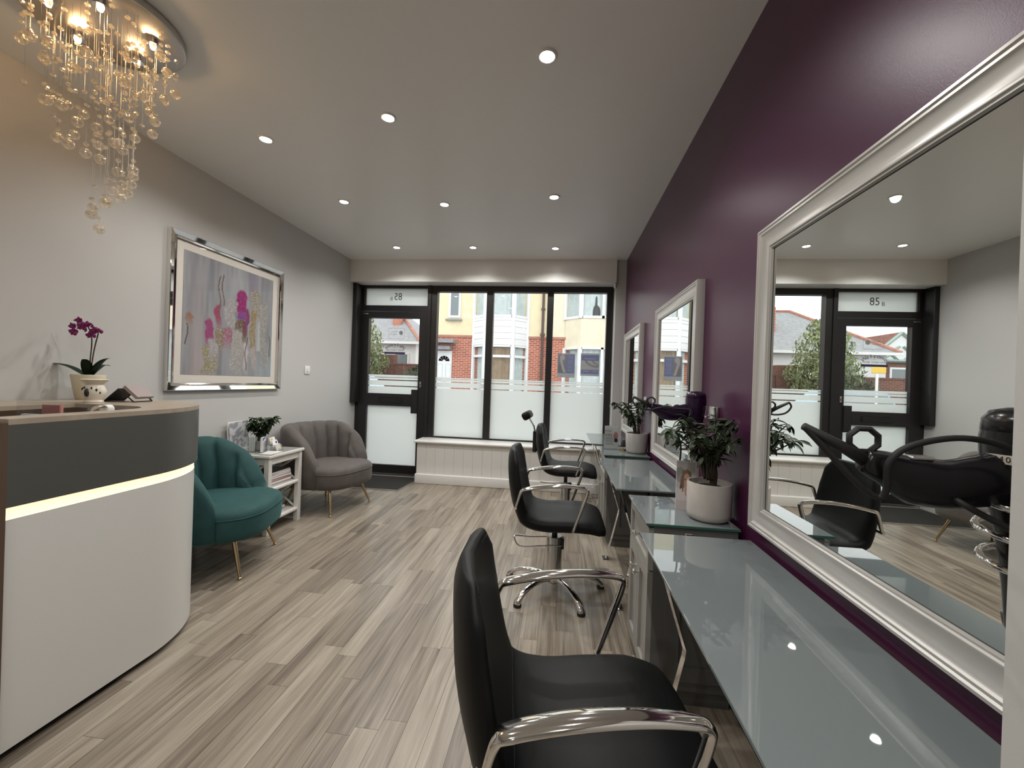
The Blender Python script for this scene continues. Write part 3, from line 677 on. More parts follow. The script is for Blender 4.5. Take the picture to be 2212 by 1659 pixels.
# counter with a kneehole cut out of it
outer = outline(0); oa = outline(.0)
inner = [(DX-.105, DY0)] + [(DX-.105-.16+.16*math.cos(PI/2*i/8), 1.52+.16*math.sin(PI/2*i/8)) for i in range(9)] + [(-2.24, 1.68), (-2.24, DY0)]
b = BM()
def flat(poly, z0=DZ-.006, z1=DZ+.012): prism(b, poly, z0, z1)
flat([(DX, DY0), (DX, 1.52), (DX-.105, 1.52), (DX-.105, DY0)])
arc_o = [(DX, 1.52)] + outline(0)[1:20] ; arc_i = [(DX-.265+.16*math.cos(PI/2*i/8), 1.52+.16*math.sin(PI/2*i/8)) for i in range(9)]
flat(arc_o + [(DX-DR, 1.68)] + arc_i[::-1])
flat([(DX-DR, 1.68), (DX-DR, DCY+DR), (XL+.022, DCY+DR), (XL+.022, 1.68)])
flat([(XL+.022, DY0), (XL+.022, 1.68), (-2.24, 1.68), (-2.24, DY0)])
obj('counter_top', b, M_WOODT, DESK)
b = BM(); box(b, -2.62, DX-.07, DY0, 1.60, .70, .73); obj('inner_worktop', b, M_WOODE, DESK)
b = BM(); box(b, -2.235, DX-.112, 1.47, 1.62, .985, 1.0); obj('inner_shelf', b, M_WOODE, DESK)

# things on and inside the desk
OZ = DZ+.012
OR = thing('potted_orchid', 'purple orchid in a cream pot on the reception counter', 'orchid', (-2.50, 1.93, OZ))
b = BM(); lathe(b, [(0, .004), (.046, 0), (.050, .006), (.070, .128), (.068, .132), (.062, .130), (.060, .112), (0, .112)], 28); obj('pot', b, M_CREAM, OR, smooth=40)
b = BM(); lathe(b, [(0, .106), (.0605, .110), (.05, .118), (0, .120)], 20); obj('bark', b, M_SOIL, OR)
def strap_leaf(L, wd, rise, droop, az, n=8, th=.003):
    bm = BM(); c, s = math.cos(az), math.sin(az); rows = []
    for i in range(n+1):
        f = i/n; x = L*f; z = rise*math.sin(f*PI*.5)-droop*f*f; hw = wd*math.sin(PI*min(1, .12+.88*f)**.8)*.5+.001
        rows.append([Vector((x*c-y*s, x*s+y*c, z+abs(y)*.35)) for y in (-hw, -hw*.5, 0, hw*.5, hw)])
    loft(bm, rows, cap=False, closed=False); bmesh.ops.solidify(bm, geom=bm.faces[:], thickness=th); return bm
for L, wd, ri, dr, az in ((.17, .058, .075, .0, 3.5), (.10, .050, .11, 0, .3), (.11, .050, .09, .02, 1.6), (.08, .045, .10, .0, -.9)):
    obj('leaf', strap_leaf(L, wd, ri, dr, az), M_OLEAF, OR, smooth=180, loc=(0, 0, .112))
st1 = spline([(0, 0, .11), (.008, 0, .22), (.012, .0, .33), (.0, -.02, .40), (-.035, -.05, .415)], 6)
st2 = spline([(.01, 0, .11), (.022, 0, .22), (.035, .0, .29), (.075, -.02, .345), (.125, -.06, .355)], 6)
for st in (st1, st2): b = BM(); sweep(b, st, .0028, n=6); obj('stem', b, M_STEM, OR, smooth=180)
def orchid_flower(loc, size, rot):
    bm = BM()
    for k, (a, L, wd) in enumerate(((.5*PI, 1, .72), (.5*PI+1.25, .95, .95), (.5*PI-1.25, .95, .95), (1.5*PI+.62, .85, .62), (1.5*PI-.62, .85, .62))):
        d = Vector((math.cos(a), 0, math.sin(a))); s = Vector((-math.sin(a), 0, math.cos(a))); rows = []
        for i in range(6):
            f = i/5; hw = wd*.5*math.sin(PI*(.08+.86*f)); rows.append([d*(L*f*.55)+s*(hw*q*.62)+Vector((0, -.12*f+.10*q*q+.04*k, 0)) for q in (-1, -.5, 0, .5, 1)])
        loft(bm, rows, cap=False, closed=False)
    ball(bm, (0, -.10, -.05), .11, 8, 6)
    o = obj('flower', bm, M_PETAL, OR, smooth=180, fix=False); o.location = loc; o.scale = (size,)*3; o.rotation_euler = rot
for i, (x, z) in enumerate(((-.062, .385), (-.050, .355), (-.015, .415), (-.018, .385), (.030, .395), (.020, .372), (.058, .385), (.072, .362), (.052, .340))):
    orchid_flower((x, -.035-.004*(i % 3), z), .036+.005*(i % 2), (rn.uniform(-.3, .2), rn.uniform(-.5, .5), rn.uniform(-.6, .6)))
for x, z in ((.095, .372), (.112, .366), (.126, .358), (-.03, .345), (.085, .335)):
    b = BM(); ball(b, (x, -.045, z), .008, 8, 6, (1, 1, 1.3)); obj('bud', b, M_PETAL, OR, smooth=180)
OB = thing('oil_burner', 'ivory ceramic oil burner with dark cut-outs in front of the orchid', 'oil burner', (-2.245, 1.76, OZ))
b = BM(); lathe(b, [(0, 0), (.034, 0), (.036, .006), (.030, .014), (.043, .040), (.045, .058), (.036, .082), (.030, .088), (.046, .104), (.052, .112), (.050, .114), (.028, .098), (0, .095)], 28); obj('burner_body', b, M_IVORY, OB, smooth=50)
for a, z, s in ((-1.3, .05, .020), (-.5, .062, .008), (-1.9, .066, .008), (-.9, .072, .006), (-.2, .050, .007), (-1.6, .074, .006)):
    b = BM(); ball(b, (.0425*math.cos(a), .0425*math.sin(a), z), s, 10, 8, (.5, .5, 1)); obj('cut_out', b, M_KICK, OB, smooth=180)
TD = thing('tape_dispenser', 'white and grey tape dispenser inside the reception desk', 'tape dispenser', (-1.905, 1.515, 1.002), .2)
b = BM(); prism(b, [(-.045, 0), (.045, 0), (.045, .05), (-.045, .05)], -.02, .02, Matrix.Rotation(PI/2, 4, 'X'), bev=.006); obj('base', b, M_GREYCER, TD)
b = BM(); sweep(b, spline([(-.05, 0, .052), (-.01, 0, .075), (.03, 0, .095), (.045, 0, .085), (.045, 0, .05)], 5), .016, .004, n=8, side=(0, 1, 0)); obj('tape_arm', b, M_SWITCH, TD, smooth=60)
b = BM(); lathe(b, [(.012, -.012), (.024, -.012), (.024, .012), (.012, .012), (.012, -.012)], 18, Matrix.Translation((.0, 0, .07)) @ Matrix.Rotation(PI/2, 4, 'X')); obj('tape_roll', b, M_IVORY, TD)
LS = thing('leaflet_rack', 'clear acrylic rack of leaflets standing inside the reception desk', 'leaflet rack', (-2.02, 1.392, .731))
b = BM(); box(b, -.12, .12, -.001, .001, 0, .335); box(b, -.12, .12, .05, .052, 0, .30); box(b, -.12, .12, -.001, .052, 0, .002); obj('acrylic_stand', b, M_ACRYL, LS)
for x, m, z in ((-.06, M_CURT, .29), (.055, M_PINK, .325)):
    b = BM(); box(b, x-.052, x+.045, .008, .022, .003, z); obj('leaflet_stack', b, m, LS)
LS.rotation_euler = (0, 0, .12); LS.scale = (.72, 1, 1.14)
CD = thing('card_display', 'black folded desk calendar stand with pale card on the counter', 'calendar', (-2.225, 1.905, OZ), .2)
b = BM()
for s in (-1, 1): sweep(b, [(s*.002, -.05, .058), (s*.058, -.05, .003), (s*.058, .05, .003), (s*.002, .05, .058)], .003, n=5, closed=True)
obj('wire_frame', b, M_BLACKP, CD)
b = BM(); M1 = Matrix.Translation((-.03, 0, .031)) @ Matrix.Rotation(-.77, 4, 'Y'); box(b, -.038, .038, -.048, .048, 0, .003, M1); obj('front_board', b, M_KICK, CD)
b = BM(); M1 = Matrix.Translation((.036, 0, .040)) @ Matrix.Rotation(.77, 4, 'Y'); box(b, -.036, .036, -.045, .045, 0, .013, M1); obj('card_block', b, pm('mauve_grey_card', (.30, .25, .24), .6), CD)

# ------------------------------------------------------------------ framed picture and light switch on the left wall
PIC = thing('framed_picture', 'abstract magenta and gold painting in a wide mirrored frame', 'picture', (XL, 0, 0))
PYA, PYB, PZA, PZB = 2.475, 3.605, 1.118, 2.213
def mitre(bm, prof, ya, yb, za, zb, sx=1):
    """picture-frame moulding: prof = list of (inset, height-from-wall); runs round the rectangle ya..yb, za..zb"""
    rings = [[Vector((sx*h, ya+i, za+i)), Vector((sx*h, yb-i, za+i)), Vector((sx*h, yb-i, zb-i)), Vector((sx*h, ya+i, zb-i))] for i, h in prof]
    V = [[bm.verts.new(p) for p in r] for r in rings]
    for a, c in zip(V, V[1:]):
        for k in range(4): bm.faces.new((a[k], a[(k+1) % 4], c[(k+1) % 4], c[k]))
b = BM(); mitre(b, [(0, .001), (0, .030), (.003, .034), (.033, .026), (.034, .0265)], PYA, PYB, PZA, PZB); obj('mirror_bevel', b, pm('bevelled_mirror', (.86, .85, .83), .04, metal=1), PIC)
b = BM(); mitre(b, [(.034, .020), (.034, .029), (.042, .032), (.051, .026), (.051, .012)], PYA, PYB, PZA, PZB); obj('inner_moulding', b, M_CHROME, PIC)
b = BM(); box(b, .004, .0125, PYA+.048, PYB-.048, PZA+.048, PZB-.048); obj('mount_board', b, M_MAT_BOARD, PIC)
CD.scale = (1.2, 1.2, 1.15)
def hashn(x, y, s=0):
    v = math.sin(x*127.1+y*311.7+s*74.7)*43758.5453; return v-math.floor(v)
def vnoise(x, y, s=0):
    xi, yi = math.floor(x), math.floor(y); fx, fy = x-xi, y-yi; fx, fy = fx*fx*(3-2*fx), fy*fy*(3-2*fy)
    a, c, d, e = hashn(xi, yi, s), hashn(xi+1, yi, s), hashn(xi, yi+1, s), hashn(xi+1, yi+1, s)
    return a+(c-a)*fx+(d-a)*fy+(a-c-d+e)*fx*fy
def mixc(a, c, t): t = max(0, min(1, t)); return tuple(p+(q-p)*t for p, q in zip(a, c))
BLOB = [ # u centre, v top, v bottom, half width, colour, glitter
 (.60, .82, .55, .052, (.34, .012, .16), .15), (.61, .62, .48, .045, (.26, .05, .30), .2), (.255, .50, .26, .035, (.34, .02, .16), .2), (.345, .64, .45, .028, (.36, .03, .10), .2),
 (.48, .72, .42, .055, (.36, .33, .34), .9), (.445, .45, .27, .055, (.34, .10, .17), .7), (.78, .86, .55, .050, (.30, .25, .17), .9), (.735, .66, .24, .030, (.30, .20, .07), .7),
 (.885, .78, .08, .036, (.30, .29, .26), .9), (.58, .55, .40, .050, (.16, .085, .05), .6), (.56, .44, .02, .060, (.40, .38, .36), .9), (.26, .27, .0, .062, (.30, .26, .13), .9),
 (.345, .44, .22, .036, (.26, .18, .10), .8), (.655, .50, .33, .022, (.15, .08, .04), .3), (.07, .52, .44, .030, (.36, .15, .05), .1), (.665, .66, .42, .018, (.22, .02, .12), .1), (.765, .30, .06, .03, (.42, .36, .33), .8), (.28, .33, .15, .04, (.40, .37, .40), .9), (.66, .33, .05, .022, (.62, .55, .54), .1)]
def art(u, v):
    n = vnoise(u*14, v*2.2, 1)*.6+vnoise(u*40, v*5, 2)*.4
    c = mixc((.22, .22, .25), (.50, .51, .52), n)
    c = mixc(c, (.58, .46, .45), .55*max(0, 1-abs(u-.14)/.10)*(1-v)*1.3)
    c = mixc(c, (.36, .47, .50), .7*max(0, (u-.62)/.38)*max(0, .42-v)*2.4)
    c = mixc(c, (.66, .66, .64), .7*max(0, 1-abs(u-.82)/.055)*(1 if .25 < v < .72 else 0))
    c = mixc(c, (.30, .25, .34), .6*(1 if .67 < u < .80 and v > .72 else 0))
    for cu, vt, vb, hw, col, gl in BLOB:
        wob = (vnoise(v*9, cu*50, 5)-.5)*.05+(vnoise(u*40, v*40, 6)-.5)*.02; d = abs(u-cu-wob)/(hw*1.12)
        top = vt-.03*d*d; m = min(1, max(0, (1.12-d)*5))*min(1, max(0, (top-v)*40))*min(1, max(0, (v-vb+.05)*9))
        if m > 0:
            g = hashn(int(u*190), int(v*190), 9)
            cc = mixc(col, (.72, .70, .66), gl*(.75 if g > .86 else (.22 if g > .5 else 0)))
            c = mixc(c, cc, m)
    for cu, v0, v1, sl in ((.345, .88, .55, .0), (.375, .90, .62, .12), (.665, .38, .05, -.05), (.04, .42, .24, -.05), (.96, .42, .2, .25)):
        if v1 < v < v0 and abs(u-cu-sl*(v0-v)*.4-.012*math.sin(v*22)) < .0065: c = mixc(c, (.14, .08, .05), .85)
    return tuple(x*.72 for x in c)
o = painted('art_print', M_ART, 150, 150, art, PIC); o.rotation_euler = (0, 0, PI/2); o.location = (.0142, 2.588, 1.230); o.scale = (.898, 1, .872)
b = BM(); box(b, .017, .0185, PYA+.050, PYB-.050, PZA+.050, PZB-.050); obj('picture_glass', b, M_PICGLASS, PIC)
SW = thing('light_switch', 'white square light switch on the plain wall beside the picture', 'switch', (XL, 4.05, 1.31))
b = BM(); rbox(b, 0, .010, -.043, .043, -.043, .043, .004, 2); obj('plate', b, M_SWITCH, SW, smooth=40)
b = BM(); rbox(b, .009, .016, -.012, .012, -.020, .020, .002, 1); obj('rocker', b, M_SWITCH, SW)

# ------------------------------------------------------------------ door mat
b = BM(); prism(b, [(-2.60, 4.985), (-2.60, 4.40), (-1.735, 4.40), (-1.722, 4.985)], 0, .001)
b.free()
MATT = thing('door_mat', 'charcoal entrance mat with a cut corner and thin metal edge', 'mat', (0, 0, 0))
poly = [(-2.60, 5.06), (-2.60, 4.425), (-1.760, 4.425), (-1.728, 4.80), (-1.728, 5.06)]
b = BM(); prism(b, poly, .0005, .006); obj('pile', b, M_MATF, MATT)
b = BM(); sweep(b, [(x, y, .004) for x, y in poly], .007, .004, n=6, closed=True, side=(0, 0, 1)); obj('edge_strip', b, M_MATE, MATT)
# ------------------------------------------------------------------ tub armchairs
def make_armchair(name, label, loc, rz, fabric):
    t = thing(name, label, 'armchair', loc, rz, 'velvet tub armchairs')
    NCH = 9; NU = NCH*10; ZB = .235
    def plan(u, off):
        a = PI+u*math.radians(118)
        ex, ey = .352-off, .395-off
        ca, sa = math.cos(a), math.sin(a)
        x = -.01+ex*math.copysign(abs(ca)**.86, ca); y = ey*math.copysign(abs(sa)**.80, sa)
        return x, y
    def top(u):
        a = abs(u)
        return .785-.31*(max(0, a-.46)/.54)**2.5
    rows = []
    for i in range(NU+1):
        u = -1+2*i/NU; zt = top(u); ch = (u+1)/2*NCH; fr = ch-math.floor(ch); bul = math.sin(PI*fr)**.5 if 0 < fr < 1 else 0
        lean = .040*max(0, 1-abs(u)*.7); ring = []
        xo, yo = plan(u, 0)
        def put(off, z, l): x, y = plan(u, off); k = (z-ZB)/.55; return Vector((x-lean*k*l, y, z))
        ring += [put(.045, ZB, 0), put(.018, ZB+.03, .2), put(.006, ZB+.15, .6), put(.0, zt-.09, 1), put(.002, zt-.04, 1)]
        for j in range(1, 6):
            a = PI*j/6; ring.append(put(.055-.053*math.cos(a), zt-.045+.045*math.sin(a)+.006*bul, 1))
        din = .096+.030*bul
        ring += [put(din, zt-.05, 1), put(din+.012, zt-.12, .9), put(din+.026, (zt+.40)/2, .6), put(din+.02, .40, .3), put(din+.02, .30, 0)]
        rows.append(ring)
    b = BM(); loft(b, rows, cap=True, closed=True); sh = obj('shell', b, fabric, t, smooth=180)
    # seat pad
    pts = []
    n = 40
    for i in range(n):
        a = 2*PI*i/n; ca, sa = math.cos(a), math.sin(a); e = .62 if ca > 0 else .9
        pts.append((.045+(.315 if ca > 0 else .30)*math.copysign(abs(ca)**e, ca), .335*math.copysign(abs(sa)**.62, sa)*(1-.03*ca)))
    rings = []
    for s, z in ((.93, ZB-.002), (.985, ZB+.012), (1.0, ZB+.05), (1.005, .34), (1.0, .375), (.985, .395), (.95, .412), (.88, .424), (.6, .432), (.3, .435)):
        rings.append([Vector((.045+(x-.045)*s, y*s, z)) for x, y in pts])
    b = BM(); loft(b, rings); obj('seat', b, fabric, t, smooth=180)
    b = BM(); ring = [Vector((.045+(x-.045)*1.004, y*1.004, .372)) for x, y in pts]; sweep(b, ring, .0035, n=6, closed=True); obj('piping', b, fabric, t, smooth=180)
    for sx, sy in ((1, 1), (1, -1), (-1, 1), (-1, -1)):
        b = BM(); tx, ty = (.20 if sx > 0 else -.19), sy*.20; bx_, by_ = (.275 if sx > 0 else -.27), sy*.268
        sweep(b, [(tx, ty, .25), (bx_, by_, .012)], [.015, .0085], n=10); lg = obj('leg', b, M_GOLD, t, smooth=60)
        b = BM(); lathe(b, [(0, 0), (.010, 0), (.013, .006), (.012, .013), (0, .018)], 12, Matrix.Translation((bx_, by_, 0))); obj('foot', b, M_GOLD, lg, smooth=60)
    return t
def armloc(f1, f2):   # f1, f2: floor points of the two front feet
    m = ((f1[0]+f2[0])/2, (f1[1]+f2[1])/2); d = (f2[0]-f1[0], f2[1]-f1[1]); a = math.atan2(-d[0], d[1])
    return (m[0]-math.cos(a)*.275, m[1]-math.sin(a)*.275, 0), a
l1, a1 = armloc((-1.887, 2.299), (-2.037, 2.813)); l2, a2 = armloc((-1.985, 3.45), (-1.873, 3.986))
make_armchair('tub_armchair', 'teal velvet tub armchair with gold legs beside the reception desk', l1, a1, M_TEAL)
make_armchair('tub_armchair', 'taupe grey velvet tub armchair with gold legs beside the door', l2, a2, M_GREYV)

# ------------------------------------------------------------------ white side table with shelves
ST = thing('side_table', 'white wooden side table with two shelves and crossed side braces', 'table', (0, 0, 0))
X0, X1, Y0, Y1, ZT = -2.575, -2.205, 2.945, 3.360, .622
b = BM(); rbox(b, X0-.012, X1+.014, Y0-.012, Y1+.012, ZT-.022, ZT, .004, 2); obj('table_top', b, M_WHITEW, ST, smooth=40)
b = BM(); rbox(b, X0-.004, X1+.006, Y0-.004, Y1+.004, ZT, ZT+.004, .001, 1); obj('glass_cover', b, M_ACRYL, ST)
for x in (X0, X1-.040):
    for y in (Y0, Y1-.040): b = BM(); rbox(b, x, x+.040, y, y+.040, 0, ZT-.022, .002, 1); obj('leg', b, M_WHITEW, ST)
for z in (.335, .095): b = BM(); rbox(b, X0+.004, X1-.002, Y0+.004, Y1-.004, z, z+.020, .003, 1); obj('shelf', b, M_WHITEW, ST)
b = BM(); box(b, X1-.030, X1-.008, Y0+.04, Y1-.04, ZT-.077, ZT-.022); obj('apron', b, M_WHITEW, ST)
for y in (Y0+.006, Y1-.034):
    b = BM(); box(b, X0+.04, X1-.04, y, y+.026, ZT-.077, ZT-.022); obj('apron', b, M_WHITEW, ST)
    for z0, z1 in ((.355, ZT-.077), (.115, .335)):
        for s in (0, 1):
            p = [(X0+.04, y+.013, z0 if s else z1), (X1-.04, y+.013, z1 if s else z0)]
            b = BM(); sweep(b, p, .012, .009, n=4, side=(0, 1, 0)); obj('cross_brace', b, M_WHITEW, ST)
mg = [pm('magazine_cover_%d' % i, c, .3) for i, c in enumerate(((.05, .03, .035), (.55, .50, .46), (.35, .12, .10), (.5, .5, .52), (.20, .22, .25), (.62, .58, .5), (.40, .36, .34)))]
def magazine(loc, rz, th, m, lab, wd=.215, ln=.285):
    t = thing('magazine', lab, 'magazine', loc, rz, 'magazines on the side table shelves')
    b = BM(); box(b, -wd/2+.001, wd/2-.001, -ln/2+.001, ln/2-.001, .0006, th-.0006); obj('pages', b, M_PAPER, t)
    b = BM(); box(b, -wd/2, wd/2, -ln/2, ln/2, th-.0006, th); box(b, -wd/2, wd/2, -ln/2, ln/2, 0, .0006); box(b, -wd/2-.0006, -wd/2, -ln/2, ln/2, 0, th); obj('cover', b, m, t)
z = .355
rr = random.Random(5)
ords = ('lowest', 'second lowest', 'third lowest', 'middle', 'fifth', 'second topmost', 'topmost, dark covered')
for i in range(7):
    th = rr.choice((.012, .015, .017)); magazine((-2.366+rr.uniform(-.008, .008), 3.152+rr.uniform(-.004, .004), z), rr.uniform(-.03, .03), th, mg[0] if i == 6 else mg[rr.randrange(1, 7)], 'thick magazine in the stack on the upper shelf, '+ords[i]); z += th+.0004
z = .115
for i, o_ in enumerate(('bottom one', 'middle one', 'top one')):
    magazine((-2.40+i*.015, 3.135, z), .06*i, .012, mg[(3, 5, 1)[i]], 'thin pale magazine on the lowest shelf, '+o_, .20, .24); z += .0124
# things on the side table
TZ = ZT+.004
PF = thing('print_panel', 'grey patterned print panel leaning on the wall behind the side table', 'panel', (-2.585, 2.985, TZ), 0)
b = BM(); M1 = Matrix.Rotation(-.07, 4, 'Y'); box(b, -.006, .004, .0, .22, 0, .235, M1); obj('panel_board', b, M_TRIMW, PF)
def scrib(u, v):
    k = vnoise(u*9+v*5, v*9-u*5, 3); return (.62, .63, .65) if k < .55 else (.34, .35, .38)
o = painted('panel_print', M_PRINT, 30, 30, scrib, PF); o.rotation_euler = (0, -.07, PI/2); o.location = (.0052, .010, .010); o.scale = (.20, 1, .215)
def leaf_mesh(L, wd, mat, curl=.25, n=5):
    bm = BM(); rows = []
    for i in range(n+1):
        f = i/n; hw = wd*.5*math.sin(PI*min(.98, .06+.94*f))**.9; rows.append([Vector((q*hw, L*f, -curl*L*f*f+abs(q)*hw*.35)) for q in (-1, 0, 1)])
    loft(bm, rows, cap=False, closed=False); return mesh_of(bm, 'leaf', mat, 180, fix=False)
def bush(parent, n_st, nl, h, spread, base_z, lm, rn, wmat=M_STEM, lean=(0, 0), minx=None, leafscale=1.0):
    """woody stems with alternate pointed leaves, each leaf its own piece"""
    for k in range(n_st):
        a = 2*PI*k/n_st+rn.uniform(-.4, .4); sp = spread*rn.uniform(.45, 1); hh = h*rn.uniform(.62, 1)
        ex, ey = math.cos(a)*sp+lean[0], math.sin(a)*sp+lean[1]
        if minx is not None: ex = min(ex, minx)
        st = spline([(math.cos(a)*.02, math.sin(a)*.02, base_z), (ex*.35, ey*.35, base_z+hh*.5), (ex, ey, base_z+hh*.92), (ex*1.12, ey*1.12, base_z+hh*.95)], 6)
        b = BM(); sweep(b, st, lerp_list([.0042, .0015], len(st)), n=5); obj('stem', b, wmat, parent, smooth=180)
        for j in range(nl):
            f = .28+.72*(j+rn.random())/nl; p = st[min(int(f*(len(st)-1)), len(st)-1)]
            lf = obj('leaf', lm, None, parent); az = rn.uniform(0, 2*PI)
            if minx is not None and p.x > minx-.03 and math.sin(az) < 0: az = -az
            lf.location = p; lf.rotation_euler = (rn.uniform(-.75, .45), rn.uniform(-.4, .4), az); s = rn.uniform(.7, 1.15)*leafscale; lf.scale = (s, s, s)
rn = random.Random(9)
TP = thing('potted_plant', 'small bushy green plant in a clear glass vase on the side table', 'plant', (-2.43, 3.14, TZ))
b = BM(); lathe(b, [(0, 0), (.048, 0), (.05, .004), (.052, .10), (.049, .10), (.046, .006), (0, .006)], 24); obj('vase', b, M_ACRYL, TP, smooth=40)
b = BM(); lathe(b, [(0, .007), (.044, .007), (.046, .075), (0, .078)], 18); obj('pebbles', b, M_STONE, TP)
bush(TP, 15, 17, .205, .115, .075, leaf_mesh(.052, .027, M_LEAF, .3), rn)
GV = thing('glass_jar', 'tall clear glass jar of cotton buds on the side table', 'jar', (-2.43, 3.045, TZ))
b = BM(); lathe(b, [(0, 0), (.03, 0), (.031, .12), (.029, .12), (.028, .005), (0, .005)], 20); obj('jar', b, M_ACRYL, GV, smooth=40)
for k in range(9): b = BM(); a = k*.7; sweep(b, [(.016*math.cos(a), .016*math.sin(a), .006), (.02*math.cos(a), .02*math.sin(a), .13)], .003, n=5); obj('cotton_bud', b, M_PAPER, GV)
LF = thing('leaflet_holder', 'clear holder with white and blue leaflets on the side table', 'leaflet holder', (-2.335, 3.065, TZ), .35)
b = BM(); box(b, 0, .002, -.035, .035, 0, .09); box(b, -.028, -.026, -.035, .035, 0, .11); box(b, -.028, .002, -.035, .035, 0, .002); obj('acrylic_stand', b, M_ACRYL, LF)
b = BM(); box(b, -.022, -.004, -.032, .032, .0025, .118); lf = obj('leaflet_stack', b, M_PAPER, LF)
b = BM(); prism(b, [(-.032, .09), (.032, .118), (-.032, .118)], -.0004, .0004, Matrix.Translation((-.0035, 0, 0)) @ Matrix(((0, 0, 1, 0), (1, 0, 0, 0), (0, 1, 0, 0), (0, 0, 0, 1)))); obj('blue_print', b, M_BLUET, lf)
BC = thing('card_holder', 'clear stand of business cards on the side table', 'card holder', (-2.275, 3.165, TZ), .25)
for k, (m1, x, z) in enumerate(((M_PAPER, -.05, .055), (M_PAPER, -.028, .030), (M_LABELW, -.004, .0))):
    b = BM(); R1 = Matrix.Translation((x, 0, z)) @ Matrix.Rotation(-.35, 4, 'Y'); box(b, -.004, .004, -.045, .045, .003, .056, R1); c1 = obj('card_stack', b, m1, BC)
    b = BM(); box(b, .0042, .005, -.030+.03*k, .0+.03*k, .028, .046, R1); obj('card_print', b, (M_YELLT, M_BLUET, M_GREYT)[k], c1)
b = BM(); box(b, -.07, .012, -.048, .048, 0, .002)
for x, z in ((-.056, .075), (-.034, .05), (.006, .025)): box(b, x, x+.0015, -.048, .048, 0, z)
obj('acrylic_stand', b, M_ACRYL, BC)
PB_ = thing('paper_pad', 'white paper pad lying near the front of the side table', 'paper', (-2.255, 3.03, TZ), .15)
b = BM(); box(b, -.05, .05, -.075, .075, 0, .006); obj('pages', b, M_PAPER, PB_)
b = BM(); box(b, -.048, .046, -.073, .07, .0061, .0072, Matrix.Rotation(.12, 4, 'Z')); obj('top_sheet', b, M_TRIMW, PB_)
# ------------------------------------------------------------------ wall mirrors
def make_mirror(y0, y1, label):
    z0, z1 = .767, 1.817
    t = thing('wall_mirror', label, 'mirror', (XR, 0, 0), group='silver framed mirrors on the purple wall')
    prof = [(0, .001), (0, .040), (.003, .0445), (.010, .0455), (.014, .042), (.020, .0425), (.023, .0395), (.030, .036), (.045, .033), (.060, .0345), (.068, .0375), (.073, .037), (.076, .033), (.080, .033), (.083, .026)]
    b = BM(); mitre(b, prof, y0, y1, z0, z1, -1); obj('moulded_frame', b, M_SILVERP, t, smooth=35)
    b = BM(); mitre(b, [(.083, .026), (.085, .0245)], y0, y1, z0, z1, -1); obj('inner_lip', b, M_KICK, t)
    b = BM(); box(b, -.0245, -.004, y0+.080, y1-.080, z0+.080, z1-.080); obj('mirror_glass', b, M_MIRROR, t)
make_mirror(.622, 1.569, 'large silver framed mirror above the styling table by the near wall corner')
make_mirror(2.225, 3.165, 'silver framed mirror on the purple wall behind the middle styling chair')
make_mirror(3.755, 4.655, 'silver framed mirror on the purple wall nearest the shop window')

# ------------------------------------------------------------------ styling tables
def make_table(y0, y1, label):
    zt = .702
    t = thing('styling_table', label, 'table', (0, 0, 0), group='glass styling tables along the purple wall')
    b = BM(); rbox(b, .318, XR-.014, y0, y1, zt-.010, zt, .0015, 1); obj('glass_top', b, M_GLASST, t)
    for y in (y0+.13, y1-.13):
        b = BM(); sweep(b, [(.355, y, zt-.012), (.405, y, .52), (.455, y, .362), (.452, y, .335), (.415, y, .17), (.372, y, .004)], [.020, .020, .020, .020, .023, .030], .006, n=4, side=(0, 1, 0)); obj('leg', b, M_CHROME, t)
        b = BM(); box(b, .34, XR-.02, y-.018, y+.018, zt-.020, zt-.0105); obj('support_rail', b, M_CHROMER, t)
        b = BM(); rbox(b, .350, .395, y-.035, y+.035, 0, .005, .002, 1); obj('foot_plate', b, M_CHROME, t)
    return t
make_table(.56, 1.605, 'grey glass styling table in front of the large near mirror')
make_table(2.262, 3.185, 'grey glass styling table in front of the middle mirror')
make_table(3.945, 4.79, 'grey glass styling table by the shop window')

